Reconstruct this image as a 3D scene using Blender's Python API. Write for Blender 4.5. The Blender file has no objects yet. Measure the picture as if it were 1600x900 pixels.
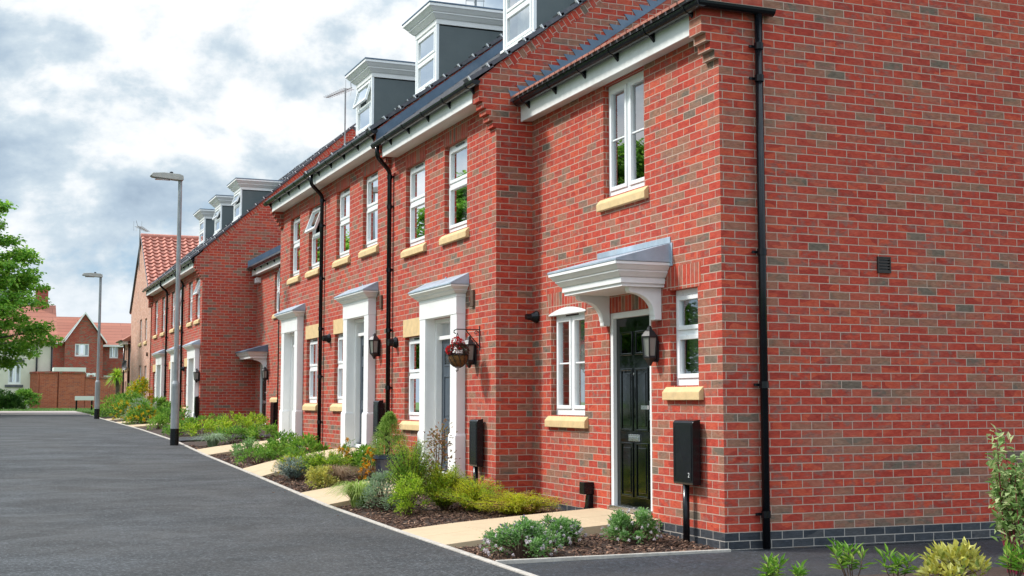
import bpy, bmesh, math, random
from mathutils import Vector, Matrix, noise
C = bpy.context.scene.collection
scene = bpy.context.scene
R = math.radians

# ------------------------------------------------------------------ materials
def new_mat(name):
    m = bpy.data.materials.new(name); m.use_nodes = True
    nt = m.node_tree; nt.nodes.clear()
    out = nt.nodes.new('ShaderNodeOutputMaterial')
    return m, nt, out

class N:
    """tiny helper for wiring nodes"""
    def __init__(s, nt): s.nt = nt
    def node(s, t, **kw):
        n = s.nt.nodes.new(t)
        for k, v in kw.items():
            if k == 'inp':
                for i, x in v.items():
                    if hasattr(x, 'is_linked') or isinstance(x, bpy.types.NodeSocket): s.nt.links.new(x, n.inputs[i])
                    else: n.inputs[i].default_value = x
            else: setattr(n, k, v)
        return n
    def math(s, op, a, b=0.0, c=None, clamp=False):
        n = s.node('ShaderNodeMath', operation=op, use_clamp=clamp, inp={0: a, 1: b} if c is None else {0: a, 1: b, 2: c})
        return n.outputs[0]
    def mix(s, f, a, b, mode='MIX'):
        n = s.nt.nodes.new('ShaderNodeMix'); n.data_type = 'RGBA'; n.blend_type = mode
        for i, x in ((0, f), (6, a), (7, b)):
            if isinstance(x, bpy.types.NodeSocket): s.nt.links.new(x, n.inputs[i])
            else: n.inputs[i].default_value = x if i == 0 else (tuple(x) + (1,))[:4]
        return n.outputs[2]
    def ramp(s, f, stops, interp='LINEAR'):
        n = s.nt.nodes.new('ShaderNodeValToRGB'); s.nt.links.new(f, n.inputs[0])
        cr = n.color_ramp; cr.interpolation = interp
        while len(cr.elements) > 1: cr.elements.remove(cr.elements[-1])
        for i, (p, c) in enumerate(stops):
            e = cr.elements[0] if i == 0 else cr.elements.new(p)
            e.position = p; e.color = (tuple(c) + (1,))[:4] if not isinstance(c, (int, float)) else (c, c, c, 1)
        return n.outputs[0]
    def noise(s, vec, scale, detail=3, rough=.55, dist=0.0):
        n = s.node('ShaderNodeTexNoise', inp={'Scale': scale, 'Detail': detail, 'Roughness': rough, 'Distortion': dist})
        if vec is not None: s.nt.links.new(vec, n.inputs['Vector'])
        return n.outputs[0]
    def bump(s, h, strength, dist):
        return s.node('ShaderNodeBump', inp={'Strength': strength, 'Distance': dist, 'Height': h}).outputs[0]

def plain(name, col, rough=.5, var=.12, scale=6.0, bump=0.0, bscale=80.0, metal=0.0, spec=.5, coat=0.0, dirt=None):
    m, nt, out = new_mat(name); k = N(nt)
    pos = k.node('ShaderNodeNewGeometry').outputs['Position']
    b = nt.nodes.new('ShaderNodeBsdfPrincipled')
    lo = tuple(c*(1-var) for c in col); hi = tuple(min(1, c*(1+var)) for c in col)
    n1 = k.noise(pos, scale, 5, .6)
    c = k.ramp(n1, [(.3, lo), (.7, hi)])
    if dirt:
        n2 = k.noise(pos, dirt[1], 6, .7)
        c = k.mix(k.ramp(n2, [(.5, 0.0), (.75, dirt[2])]), c, dirt[0])
    nt.links.new(c, b.inputs['Base Color'])
    b.inputs['Metallic'].default_value = metal; b.inputs['Specular IOR Level'].default_value = spec
    b.inputs['Coat Weight'].default_value = coat; b.inputs['Coat Roughness'].default_value = .05
    r = k.ramp(k.noise(pos, scale*3, 4, .6), [(.3, max(0, rough-.07)), (.7, min(1, rough+.07))])
    nt.links.new(r, b.inputs['Roughness'])
    if bump:
        nt.links.new(k.bump(k.noise(pos, bscale, 4, .6), bump, .01), b.inputs['Normal'])
    nt.links.new(b.outputs[0], out.inputs[0])
    return m

RED = [(0, (0.439, 0.0542, 0.0310)), (.12, (0.495, 0.0791, 0.0390)), (.25, (0.367, 0.0441, 0.0270)), (.38, (0.459, 0.0633, 0.0350)), (.50, (0.403, 0.0542, 0.0330)), (.62, (0.428, 0.0847, 0.0500)),
       (.71, (0.367, 0.1073, 0.0670)), (.79, (0.316, 0.1266, 0.0800)), (.87, (0.281, 0.1356, 0.0860)), (.94, (0.230, 0.1333, 0.0900)), (.985, (0.158, 0.1186, 0.0880))]
PINK = [(0, (.60, .34, .25)), (.3, (.66, .40, .30)), (.55, (.56, .30, .22)), (.8, (.62, .38, .30)), (.93, (.48, .3, .24))]
BLUE = [(0, (.040, .046, .056)), (.3, (.055, .06, .069)), (.6, (.033, .038, .047)), (.85, (.07, .07, .074))]
WARM = [(0, (.40, .10, .05)), (.3, (.36, .085, .045)), (.6, (.44, .12, .06)), (.85, (.30, .09, .06))]
def brick(name, pal, mode='wall', z0=-1.157, u0=0.0, mortar=(.50, .365, .29), rough=.85, bw=.225, rh=.075, ms=.0042, angle=0.0, smear=1.0, bump=.6):
    m, nt, out = new_mat(name); k = N(nt)
    ge = k.node('ShaderNodeNewGeometry'); pos = ge.outputs['Position']
    sp = k.node('ShaderNodeSeparateXYZ', inp={0: pos}); sn = k.node('ShaderNodeSeparateXYZ', inp={0: ge.outputs['True Normal']})
    isx = k.math('GREATER_THAN', k.math('ABSOLUTE', sn.outputs[0]), .6)
    # u runs along the wall and turns the corner with it
    u = k.math('ADD', k.math('MULTIPLY', sp.outputs[1], isx), k.math('MULTIPLY', sp.outputs[0], k.math('SUBTRACT', 1.0, isx)))
    u = k.math('ADD', u, u0); v = k.math('SUBTRACT', sp.outputs[2], z0)
    if mode == 'rake':
        ca, sa = math.cos(angle), math.sin(angle)
        u2 = k.math('ADD', k.math('MULTIPLY', u, ca), k.math('MULTIPLY', v, sa))
        v2 = k.math('SUBTRACT', k.math('MULTIPLY', v, ca), k.math('MULTIPLY', u, sa))
        u, v = k.math('ADD', v2, .02), u2
    if mode == 'soldier': u, v = v, u
    vec = k.node('ShaderNodeCombineXYZ', inp={0: u, 1: v}).outputs[0]
    # a little wobble so the joints are not ruler straight
    wob = k.node('ShaderNodeTexNoise', inp={'Vector': vec, 'Scale': 9.0, 'Detail': 2.0})
    off = k.node('ShaderNodeVectorMath', operation='SUBTRACT', inp={0: wob.outputs['Color'], 1: (.5, .5, .5)}).outputs[0]
    off = k.node('ShaderNodeVectorMath', operation='SCALE', inp={0: off, 3: .006}).outputs[0]
    vec2 = k.node('ShaderNodeVectorMath', operation='ADD', inp={0: vec, 1: off}).outputs[0]
    bt = k.node('ShaderNodeTexBrick', offset=.5 if mode != 'soldier' else 0.0, inp={'Vector': vec2, 'Color1': (0, 0, 0, 1), 'Color2': (1, 1, 1, 1), 'Mortar': (0, 0, 0, 1),
        'Scale': 1.0, 'Mortar Size': ms, 'Mortar Smooth': 0.0, 'Brick Width': bw, 'Row Height': rh})
    tint = bt.outputs['Color']
    rnd = k.node('ShaderNodeTexWhiteNoise', noise_dimensions='1D', inp={'W': k.math('MULTIPLY', tint, 977.3)}).outputs['Value']
    # patches of the wall laid from a greyer pack
    big = k.noise(k.node('ShaderNodeVectorMath', operation='MULTIPLY', inp={0: vec, 1: (1.1, 2.6, 1.0)}).outputs[0], 1.0, 3, .6)
    t = k.math('ADD', rnd, k.math('MULTIPLY', k.math('SUBTRACT', big, .53), 1.1), clamp=True)
    base = k.ramp(t, pal, 'CONSTANT' if smear else 'LINEAR')
    # per-brick smears: some bricks turn grey along part of their length
    sv = k.node('ShaderNodeVectorMath', operation='MULTIPLY', inp={0: vec, 1: (9.0, 16.0, 1.0)}).outputs[0]
    sm = k.noise(sv, 1.0, 3, .6)
    rnd2 = k.node('ShaderNodeTexWhiteNoise', noise_dimensions='1D', inp={'W': k.math('MULTIPLY', tint, 333.7)}).outputs['Value']
    gate = k.ramp(rnd2, [(.42, 0.0), (.8, .85*smear)])
    base = k.mix(k.math('MULTIPLY', k.ramp(sm, [(.47, 0.0), (.62, 1.0)]), gate), base, (.245, .108, .084) if pal is RED else tuple(c*.8 for c in pal[0][1]))
    # horizontal drag texture
    dv = k.node('ShaderNodeVectorMath', operation='MULTIPLY', inp={0: vec, 1: (18.0, 140.0, 1.0)}).outputs[0]
    drag = k.noise(dv, 1.0, 4, .65)
    base = k.mix(.65, base, k.ramp(drag, [(.3, .22), (.72, .74)]), 'SOFT_LIGHT')
    lf_ = k.noise(k.node('ShaderNodeVectorMath', operation='MULTIPLY', inp={0: vec, 1: (14.0, 26.0, 1.0)}).outputs[0], 1.0, 4, .7)
    base = k.mix(.6, base, k.ramp(lf_, [(.3, .25), (.7, .75)]), 'SOFT_LIGHT')
    gn = k.noise(pos, 160, 3, .6)
    mc = k.mix(k.noise(vec, 2.0, 4, .6), tuple(c*.78 for c in mortar), tuple(c*1.12 for c in mortar))
    col = k.mix(bt.outputs['Fac'], base, mc)
    # pale lime bloom, weathered where rain runs
    bl = k.noise(vec, 1.7, 5, .7)
    col = k.mix(k.ramp(bl, [(.52, 0.0), (.8, .24)]), col, (.42, .24, .17) if pal is not BLUE else (.22, .2, .19))
    b = nt.nodes.new('ShaderNodeBsdfPrincipled'); b.inputs['Roughness'].default_value = rough
    b.inputs['Specular IOR Level'].default_value = .3
    nt.links.new(col, b.inputs['Base Color'])
    h = k.math('ADD', k.math('MULTIPLY', k.math('SUBTRACT', 1.0, bt.outputs['Fac']), 1.0), k.math('ADD', k.math('MULTIPLY', drag, .5), k.math('ADD', k.math('MULTIPLY', gn, .25), k.math('MULTIPLY', rnd, .35))))
    nt.links.new(k.bump(h, bump, .006), b.inputs['Normal'])
    nt.links.new(b.outputs[0], out.inputs[0])
    return m

def foliage(name, cols, trans=.35, rough=.5):
    """cols: palette picked per leaf"""
    m, nt, out = new_mat(name); k = N(nt)
    ge = k.node('ShaderNodeNewGeometry')
    n = len(cols)
    c = k.ramp(ge.outputs['Random Per Island'], [(i/(n-1), x) for i, x in enumerate(cols)])
    big = k.noise(ge.outputs['Position'], 5.0, 2, .5)
    c = k.mix(.5, c, k.ramp(big, [(.3, .3), (.7, .72)]), 'SOFT_LIGHT')
    b = nt.nodes.new('ShaderNodeBsdfPrincipled'); b.inputs['Roughness'].default_value = rough
    b.inputs['Specular IOR Level'].default_value = .35
    nt.links.new(c, b.inputs['Base Color'])
    t = nt.nodes.new('ShaderNodeBsdfTranslucent'); nt.links.new(c, t.inputs[0])
    mx = nt.nodes.new('ShaderNodeMixShader'); mx.inputs[0].default_value = trans
    nt.links.new(b.outputs[0], mx.inputs[1]); nt.links.new(t.outputs[0], mx.inputs[2])
    nt.links.new(mx.outputs[0], out.inputs[0])
    return m

def glass_mat(name, tint=(.85, .9, .9), gain=4.6):
    m, nt, out = new_mat(name); k = N(nt)
    ge = k.node('ShaderNodeNewGeometry'); pos = ge.outputs['Position']
    cs = k.math('ABSOLUTE', k.node('ShaderNodeVectorMath', operation='DOT_PRODUCT', inp={0: ge.outputs['Incoming'], 1: ge.outputs['True Normal']}).outputs['Value'])
    fr = k.math('ADD', .04, k.math('MULTIPLY', .96, k.math('POWER', k.math('SUBTRACT', 1.0, cs), 5.0)))
    nb = k.bump(k.noise(pos, 1.2, 1, .5), .012, .05)
    g = nt.nodes.new('ShaderNodeBsdfGlossy'); g.inputs['Roughness'].default_value = .01; g.inputs['Color'].default_value = (.95, .97, 1, 1)
    nt.links.new(nb, g.inputs['Normal'])
    t = nt.nodes.new('ShaderNodeBsdfTransparent'); t.inputs[0].default_value = tint + (1,)
    mx = nt.nodes.new('ShaderNodeMixShader')
    nt.links.new(k.math('MULTIPLY', fr, gain, clamp=True), mx.inputs[0])
    nt.links.new(t.outputs[0], mx.inputs[1]); nt.links.new(g.outputs[0], mx.inputs[2])
    nt.links.new(mx.outputs[0], out.inputs[0])
    return m

def asphalt(name, col, patch=.35, gloss=.62, streak=True):
    m, nt, out = new_mat(name); k = N(nt)
    pos = k.node('ShaderNodeNewGeometry').outputs['Position']
    st = k.node('ShaderNodeVectorMath', operation='MULTIPLY', inp={0: pos, 1: (.8, 1.1, 1.0)}).outputs[0]
    a = k.noise(st, 1.2, 5, .6, .6); gr = k.noise(pos, 130, 3, .75); f = k.noise(pos, 420, 2, .6)
    c = k.ramp(a, [(.33, tuple(x*(1-patch) for x in col)), (.52, col), (.7, tuple(x*(1+patch) for x in col))])
    sp = k.ramp(f, [(.38, 0.12), (.68, .9)])
    c = k.mix(.75, c, sp, 'OVERLAY')
    vo = k.node('ShaderNodeTexVoronoi', inp={'Vector': pos, 'Scale': 62.0}); g2 = k.node('ShaderNodeSeparateColor', inp={0: vo.outputs['Color']}).outputs[0]
    c = k.mix(1.0, c, k.ramp(g2, [(0, .45), (.55, .9), (.8, 1.35), (1.0, 2.6)]), 'MULTIPLY')
    warm = k.noise(pos, .5, 5, .65); c = k.mix(k.ramp(warm, [(.42, 0.0), (.68, .45)]), c, (.062, .056, .050))
    c = k.mix(k.ramp(gr, [(.62, 0.0), (.70, .5)]), c, (.19, .185, .18))
    b = nt.nodes.new('ShaderNodeBsdfPrincipled'); nt.links.new(c, b.inputs['Base Color'])
    nt.links.new(k.ramp(a, [(.35, gloss+.12), (.62, gloss-.1)]), b.inputs['Roughness'])
    b.inputs['Specular IOR Level'].default_value = .3
    nt.links.new(k.bump(k.math('ADD', gr, f), .5, .006), b.inputs['Normal'])
    nt.links.new(b.outputs[0], out.inputs[0])
    return m

def roof_rows(name, col, axis=0, row=.3, wid=.3, angle=0):
    """tile courses for the far roofs: z carries the rows"""
    m, nt, out = new_mat(name); k = N(nt)
    ge = k.node('ShaderNodeNewGeometry'); sp = k.node('ShaderNodeSeparateXYZ', inp={0: ge.outputs['Position']})
    vec = k.node('ShaderNodeCombineXYZ', inp={0: sp.outputs[axis], 1: sp.outputs[2]}).outputs[0]
    bt = k.node('ShaderNodeTexBrick', offset=.5, inp={'Vector': vec, 'Color1': (0, 0, 0, 1), 'Color2': (1, 1, 1, 1), 'Mortar': (0, 0, 0, 1), 'Scale': 1.0, 'Mortar Size': .012, 'Mortar Smooth': .2, 'Brick Width': wid, 'Row Height': row*.65})
    c = k.ramp(bt.outputs['Color'], [(0, tuple(x*.85 for x in col)), (1, tuple(min(1, x*1.15) for x in col))])
    c = k.mix(k.noise(vec, 1.2, 4, .6), c, tuple(x*.8 for x in col))
    c = k.mix(bt.outputs['Fac'], c, tuple(x*.55 for x in col))
    b = nt.nodes.new('ShaderNodeBsdfPrincipled'); b.inputs['Roughness'].default_value = .75
    nt.links.new(c, b.inputs['Base Color'])
    nt.links.new(k.bump(k.math('SUBTRACT', 1.0, bt.outputs['Fac']), .8, .03), b.inputs['Normal'])
    nt.links.new(b.outputs[0], out.inputs[0])
    return m

M = {}
M['brick'] = brick('red_multi_brick', RED)
M['soldier'] = brick('red_soldier_brick', RED, 'soldier', u0=.03, smear=.5)
M['rake40'] = brick('red_rake_brick', RED, 'rake', angle=math.atan(.775), smear=.5)
M['rake42'] = brick('red_rake_brick_steep', RED, 'rake', angle=math.atan(.89), smear=.5)
M['plinth'] = brick('blue_engineering_brick', BLUE, rough=.4, smear=.3, mortar=(.42, .38, .34))
M['pinkbrick'] = brick('pink_brick', PINK, smear=.4, bump=.4)
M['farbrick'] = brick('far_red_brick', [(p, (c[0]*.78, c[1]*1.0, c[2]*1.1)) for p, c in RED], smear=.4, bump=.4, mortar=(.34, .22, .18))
M['wallbrick'] = brick('orange_garden_brick', WARM, smear=.3, bump=.4, mortar=(.36, .24, .17))
M['upvc'] = plain('white_window_plastic', (.84, .85, .85), .32, .03)
M['paint'] = plain('white_painted_joinery', (.84, .835, .82), .42, .04, 3.0, .08, 40, dirt=((.6, .57, .52), 7, .16))
M['fascia'] = plain('white_fascia_board', (.78, .775, .75), .42, .06, 2.0, dirt=((.5, .46, .4), 3, .4))
M['soffit'] = plain('soffit_board', (.70, .67, .62), .5, .06, 2.0)
M['stone'] = plain('buff_cast_stone', (.66, .47, .235), .8, .10, 9.0, .25, 120, dirt=((.42, .32, .2), 10, .5))
M['black'] = plain('black_plastic', (.006, .007, .009), .2, .2, 5.0, spec=.3, dirt=((.03, .03, .03), 6, .12))
M['iron'] = plain('black_iron', (.014, .014, .016), .45, .2)
M['lead'] = plain('lead_sheet', (.33, .40, .47), .5, .22, 3.5, .1, 12, dirt=((.5, .52, .54), 5, .5))
M['leaddark'] = plain('dark_lead_sheet', (.11, .165, .235), .42, .25, 2.0, .15, 6, dirt=((.2, .23, .27), 4, .5))
M['slate'] = plain('dark_grey_roof_tile', (.085, .085, .10), .6, .3, 6.0, .3, 60, dirt=((.2, .2, .19), 14, .5))
M['clip'] = plain('pale_verge_clip', (.8, .8, .8), .5, .05)
M['tilered'] = plain('salmon_roof_tile', (.50, .20, .145), .75, .2, 5.0, .2, 60, dirt=((.25, .13, .1), 9, .5))
M['roofred'] = roof_rows('far_red_tiles', (.42, .15, .095), wid=4.0, row=.42)
M['roofredy'] = roof_rows('far_red_tiles_side', (.42, .15, .095), axis=1, wid=4.0, row=.42)
M['cheek'] = plain('grey_green_dormer_panel', (.10, .122, .125), .6, .10, 1.5, .05, 90, dirt=((.13, .15, .15), 2.5, .5))
M['dooblk'] = plain('gloss_black_door', (.003, .0045, .004), .08, .2, 3.0, spec=.4, coat=.25)
M['doordk'] = plain('slate_blue_door', (.052, .07, .092), .35, .1, 3.0)
M['doorwh'] = plain('white_door', (.7, .71, .72), .35, .05, 3.0)
M['chrome'] = plain('brushed_chrome', (.62, .63, .65), .28, .08, 9.0, metal=1.0)
M['steel'] = plain('galvanised_steel', (.30, .315, .32), .5, .2, 4.0, .1, 25, metal=.35)
M['lamphead'] = plain('lamp_head_grey', (.42, .41, .37), .5, .12)
M['glass'] = glass_mat('window_glass')
M['doorglass'] = glass_mat('dark_door_glass', (.5, .55, .5), 1.2)
M['lampglass'] = plain('lantern_glass', (.24, .23, .205), .12, .1)
M['curtain'] = plain('net_curtain', (.62, .60, .56), .9, .08)
M['blind'] = plain('grey_blind', (.33, .31, .29), .8, .12)
M['inside'] = plain('dark_interior', (.05, .045, .04), .9, .2)
M['lining'] = plain('house_lining', (.16, .15, .14), .9, .1)
M['road'] = asphalt('road_asphalt', (.052, .055, .058), .16, .76)
M['drive'] = asphalt('drive_asphalt', (.03, .035, .043), .25, .68)
M['kerb'] = plain('concrete_edging', (.44, .40, .35), .85, .18, 12.0, .3, 90, dirt=((.2, .18, .15), 8, .6))
M['paving'] = plain('buff_paving', (.52, .395, .25), .8, .09, 5.0, .25, 70, dirt=((.36, .27, .17), 5, .45))
M['pavside'] = plain('paving_edge', (.30, .23, .15), .85, .15, 9.0)
M['pave2'] = plain('pinkish_block_paving', (.37, .31, .28), .85, .12, 3.0, .3, 30)
M['vent'] = plain('dark_brown_vent', (.035, .024, .02), .6, .2)
M['soil'] = plain('bark_soil', (.050, .030, .021), .95, .4, 30.0, .9, 60)
M['lawn'] = plain('lawn_green', (.075, .16, .022), .9, .3, 14.0, .8, 90)
M['grass'] = foliage('grass_blades', [(.06, .15, .02), (.09, .2, .03), (.12, .22, .04), (.14, .2, .06)])
M['render'] = plain('cream_render', (.66, .63, .52), .85, .06, 2.0, .1, 50, dirt=((.5, .47, .38), 1.5, .4))
M['bark'] = plain('tree_bark', (.10, .08, .06), .9, .35, 9.0, .9, 25)
M['twig'] = plain('brown_stem', (.10, .055, .035), .8, .3, 20)
M['redstem'] = plain('crimson_stem', (.24, .018, .05), .5, .2, 20)
M['plate'] = plain('sign_plate', (.72, .72, .70), .4, .05, dirt=((.35, .35, .33), 6, .3))
M['pot'] = plain('blue_black_glazed_pot', (.022, .03, .055), .2, .3, 8.0, coat=.5)
M['coir'] = plain('coir_liner', (.16, .075, .022), .95, .5, 40, .8, 80)
M['satellite'] = plain('dark_grey_dish', (.06, .06, .065), .5, .1)
def bark_chip():
    m, nt, out = new_mat('bark_chips'); k = N(nt)
    ge = k.node('ShaderNodeNewGeometry')
    c = k.ramp(ge.outputs['Random Per Island'], [(0, (.03, .015, .010)), (.35, (.085, .040, .025)), (.65, (.14, .07, .043)), (.88, (.24, .13, .08)), (1, (.36, .23, .15))])
    b = nt.nodes.new('ShaderNodeBsdfPrincipled'); b.inputs['Roughness'].default_value = .85
    nt.links.new(c, b.inputs['Base Color']); nt.links.new(b.outputs[0], out.inputs[0]); return m
M['chips'] = bark_chip()
G = lambda *c: list(c)
M['f_tree'] = foliage('maple_leaves', G((.09, .24, .022), (.15, .35, .035), (.24, .45, .05), (.34, .52, .08)), 0.55)
M['f_hebe'] = foliage('hebe_leaves', G((.10, .24, .05), (.17, .35, .08), (.25, .44, .14), (.38, .50, .28)), 0.4)
M['f_gold'] = foliage('golden_conifer', G((.34, .42, .015), (.50, .56, .02), (.60, .62, .035), (.62, .50, .06)), 0.5)
M['f_amber'] = foliage('amber_tips', G((0.440, 0.264, 0.033), (0.528, 0.286, 0.099), (0.396, 0.209, 0.066), (0.363, 0.308, 0.055)), .3)
M['f_lime'] = foliage('lime_feathery', G((.16, .30, .02), (.28, .45, .03), (.40, .55, .045), (.50, .58, .07)), 0.5)
M['f_green'] = foliage('mid_green_leaves', G((.07, .19, .025), (.12, .28, .035), (.20, .38, .05), (.28, .44, .09)), 0.45)
M['f_bright'] = foliage('bright_green_leaves', G((.08, .20, .02), (.14, .32, .03), (.23, .42, .045), (.38, .50, .10)), 0.45)
M['f_grey'] = foliage('grey_green_leaves', G((.20, .29, .17), (.30, .40, .24), (.38, .47, .33), (.22, .36, .12)), 0.35)
M['f_silver'] = foliage('silver_leaves', G((0.256, 0.352, 0.320), (0.352, 0.448, 0.416), (0.448, 0.528, 0.480), (0.224, 0.352, 0.192)), .2)
M['f_var'] = foliage('variegated_blades', G((.18, .32, .04), (.32, .46, .08), (.50, .58, .20), (.28, .40, .07)), 0.45)
M['f_sedge'] = foliage('bronze_sedge', G((.26, .15, .09), (.38, .25, .16), (.46, .33, .22), (.22, .19, .09)), 0.35)
M['f_euon'] = foliage('golden_variegated_leaves', G((0.473, 0.441, 0.063), (0.578, 0.546, 0.105), (0.651, 0.630, 0.210), (0.210, 0.294, 0.042)), .3)
M['f_rose'] = foliage('bronze_rose_leaves', G((0.208, 0.096, 0.048), (0.352, 0.160, 0.064), (0.160, 0.176, 0.056), (0.480, 0.224, 0.080)), .25)
M['f_spruce'] = foliage('spruce_needles', G((.10, .22, .03), (.19, .34, .05), (.31, .47, .09), (.44, .56, .16)), 0.4)
M['f_dog'] = foliage('dogwood_leaves', G((.12, .22, .05), (.22, .36, .10), (.36, .48, .19), (.54, .56, .28)), 0.35)
M['f_dark'] = foliage('dark_laurel', G((.02, .06, .012), (.035, .09, .018), (.05, .12, .02), (.09, .17, .03)), .2)
M['f_orange'] = foliage('orange_flowers', G((.62, .26, .01), (.70, .34, .015), (.66, .42, .02)), .2)
M['f_yellow'] = foliage('yellow_flowers', G((.60, .44, .01), (.66, .52, .02), (.55, .36, .01)), .2)
M['f_white'] = foliage('pinkish_white_flowers', G((.68, .60, .60), (.72, .68, .66), (.62, .48, .55)), .2)
M['f_lilac'] = foliage('lilac_tips', G((.20, .13, .30), (.28, .20, .38), (.24, .2, .28)), .2)
M['f_redfl'] = foliage('red_geranium', G((.55, .008, .012), (.66, .015, .02), (.45, .006, .01)), .2)
M['f_purple'] = foliage('purple_leaves', G((.11, .04, .05), (.16, .07, .06), (.09, .09, .04), (.28, .2, .2)), .2)

# ------------------------------------------------------------------ mesh building
def FX(Xf): return lambda u, z, d: (Xf - d, u, z)          # wall seen from -X
def FY(Yf): return lambda u, z, d: (u, Yf - d, z)          # wall seen from -Y
W = lambda x, y, z: (x, y, z)

class MB:
    def __init__(s): s.v = []; s.f = []
    def add(s, vs, fs):
        o = len(s.v); s.v += [tuple(p) for p in vs]; s.f += [tuple(i+o for i in f) for f in fs]; return s
    def box(s, F, u0, u1, z0, z1, d0, d1):
        p = [F(u, z, d) for d in (d0, d1) for z in (z0, z1) for u in (u0, u1)]
        return s.add(p, [(0, 1, 3, 2), (4, 6, 7, 5), (0, 4, 5, 1), (2, 3, 7, 6), (0, 2, 6, 4), (1, 5, 7, 3)])
    def frust(s, F, u0, u1, z0, z1, d0, d1, e, eu=None):
        """box whose top is e wider at both ends and deeper in front"""
        eu = e if eu is None else eu
        p = [F(u0, z0, d0), F(u1, z0, d0), F(u0-eu, z1, d0), F(u1+eu, z1, d0), F(u0, z0, d1), F(u1, z0, d1), F(u0-eu, z1, d1+e), F(u1+eu, z1, d1+e)]
        return s.add(p, [(0, 1, 3, 2), (4, 6, 7, 5), (0, 4, 5, 1), (2, 3, 7, 6), (0, 2, 6, 4), (1, 5, 7, 3)])
    def quad(s, *p): return s.add(p, [tuple(range(len(p)))])
    def prism(s, F, pts, d0, d1):
        n = len(pts)
        return s.add([F(u, z, d0) for u, z in pts] + [F(u, z, d1) for u, z in pts],
                     [tuple(range(n))[::-1], tuple(range(n, 2*n))] + [(i, (i+1) % n, n+(i+1) % n, n+i) for i in range(n)])
    def sweep(s, F, prof, u0, u1):
        """closed profile of (d, z) swept along u"""
        n = len(prof)
        return s.add([F(u0, z, d) for d, z in prof] + [F(u1, z, d) for d, z in prof],
                     [tuple(range(n))[::-1], tuple(range(n, 2*n))] + [(i, (i+1) % n, n+(i+1) % n, n+i) for i in range(n)])
    def tube(s, pts, r, n=8, r1=None, caps=True):
        pts = [Vector(p) for p in pts]; L = len(pts); r1 = r if r1 is None else r1; o = len(s.v); rings = []
        prev = None
        for i, p in enumerate(pts):
            t = (pts[min(i+1, L-1)] - pts[max(i-1, 0)]).normalized()
            a = Vector((0, 0, 1)) if abs(t.z) < .9 else Vector((1, 0, 0))
            if prev is None: x = t.cross(a).normalized()
            else: x = (prev - t*prev.dot(t)).normalized()
            prev = x; y = t.cross(x); rr = r + (r1-r)*i/max(1, L-1)
            for j in range(n):
                q = p + (x*math.cos(2*math.pi*j/n) + y*math.sin(2*math.pi*j/n))*rr
                s.v.append(tuple(q))
        for i in range(L-1):
            for j in range(n):
                s.f.append((o+i*n+j, o+i*n+(j+1) % n, o+(i+1)*n+(j+1) % n, o+(i+1)*n+j))
        if caps:
            s.f.append(tuple(o+j for j in range(n))[::-1]); s.f.append(tuple(o+(L-1)*n+j for j in range(n)))
        return s
    def lathe(s, c, prof, n=16, ax=None):
        """prof of (r, h) about an axis through c (default z)"""
        o = len(s.v); c = Vector(c)
        if ax is None: X, Y, Z = Vector((1, 0, 0)), Vector((0, 1, 0)), Vector((0, 0, 1))
        else:
            Z = Vector(ax).normalized(); X = Z.orthogonal().normalized(); Y = Z.cross(X)
        for r, h in prof:
            for j in range(n):
                a = 2*math.pi*j/n; s.v.append(tuple(c + Z*h + (X*math.cos(a) + Y*math.sin(a))*max(r, 1e-4)))
        for i in range(len(prof)-1):
            for j in range(n): s.f.append((o+i*n+j, o+i*n+(j+1) % n, o+(i+1)*n+(j+1) % n, o+(i+1)*n+j))
        return s
    def ball(s, c, r, n=8, sz=1.0):
        k = n//2
        return s.lathe(c, [(r*math.sin(math.pi*i/k), -r*sz*math.cos(math.pi*i/k)) for i in range(k+1)], n)
    def build(s, name, mat, parent=None, smooth=False, bevel=0, recalc=True, loc=None):
        me = bpy.data.meshes.new(name); me.from_pydata(s.v, [], s.f); me.update()
        if recalc:
            bm = bmesh.new(); bm.from_mesh(me); bmesh.ops.recalc_face_normals(bm, faces=bm.faces); bm.to_mesh(me); bm.free()
        if smooth:
            me.polygons.foreach_set('use_smooth', [True]*len(me.polygons))
        me.materials.append(M[mat] if isinstance(mat, str) else mat)
        o = bpy.data.objects.new(name, me); C.objects.link(o)
        if parent: o.parent = parent; o.matrix_parent_inverse = parent.matrix_basis.inverted()
        if bevel:
            b = o.modifiers.new('edge', 'BEVEL'); b.width = bevel; b.segments = 2; b.limit_method = 'ANGLE'; b.angle_limit = R(40)
        return o

def thing(name, label, cat, loc=(0, 0, 0), group=None):
    o = bpy.data.objects.new(name, None); C.objects.link(o); o.location = loc; o.empty_display_size = .2
    o['label'] = label; o['category'] = cat
    if group: o['group'] = group
    return o
def tag(o, label, cat, group=None):
    o['label'] = label; o['category'] = cat
    if group: o['group'] = group
    return o
def struct(o): o['kind'] = 'structure'; return o
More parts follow.
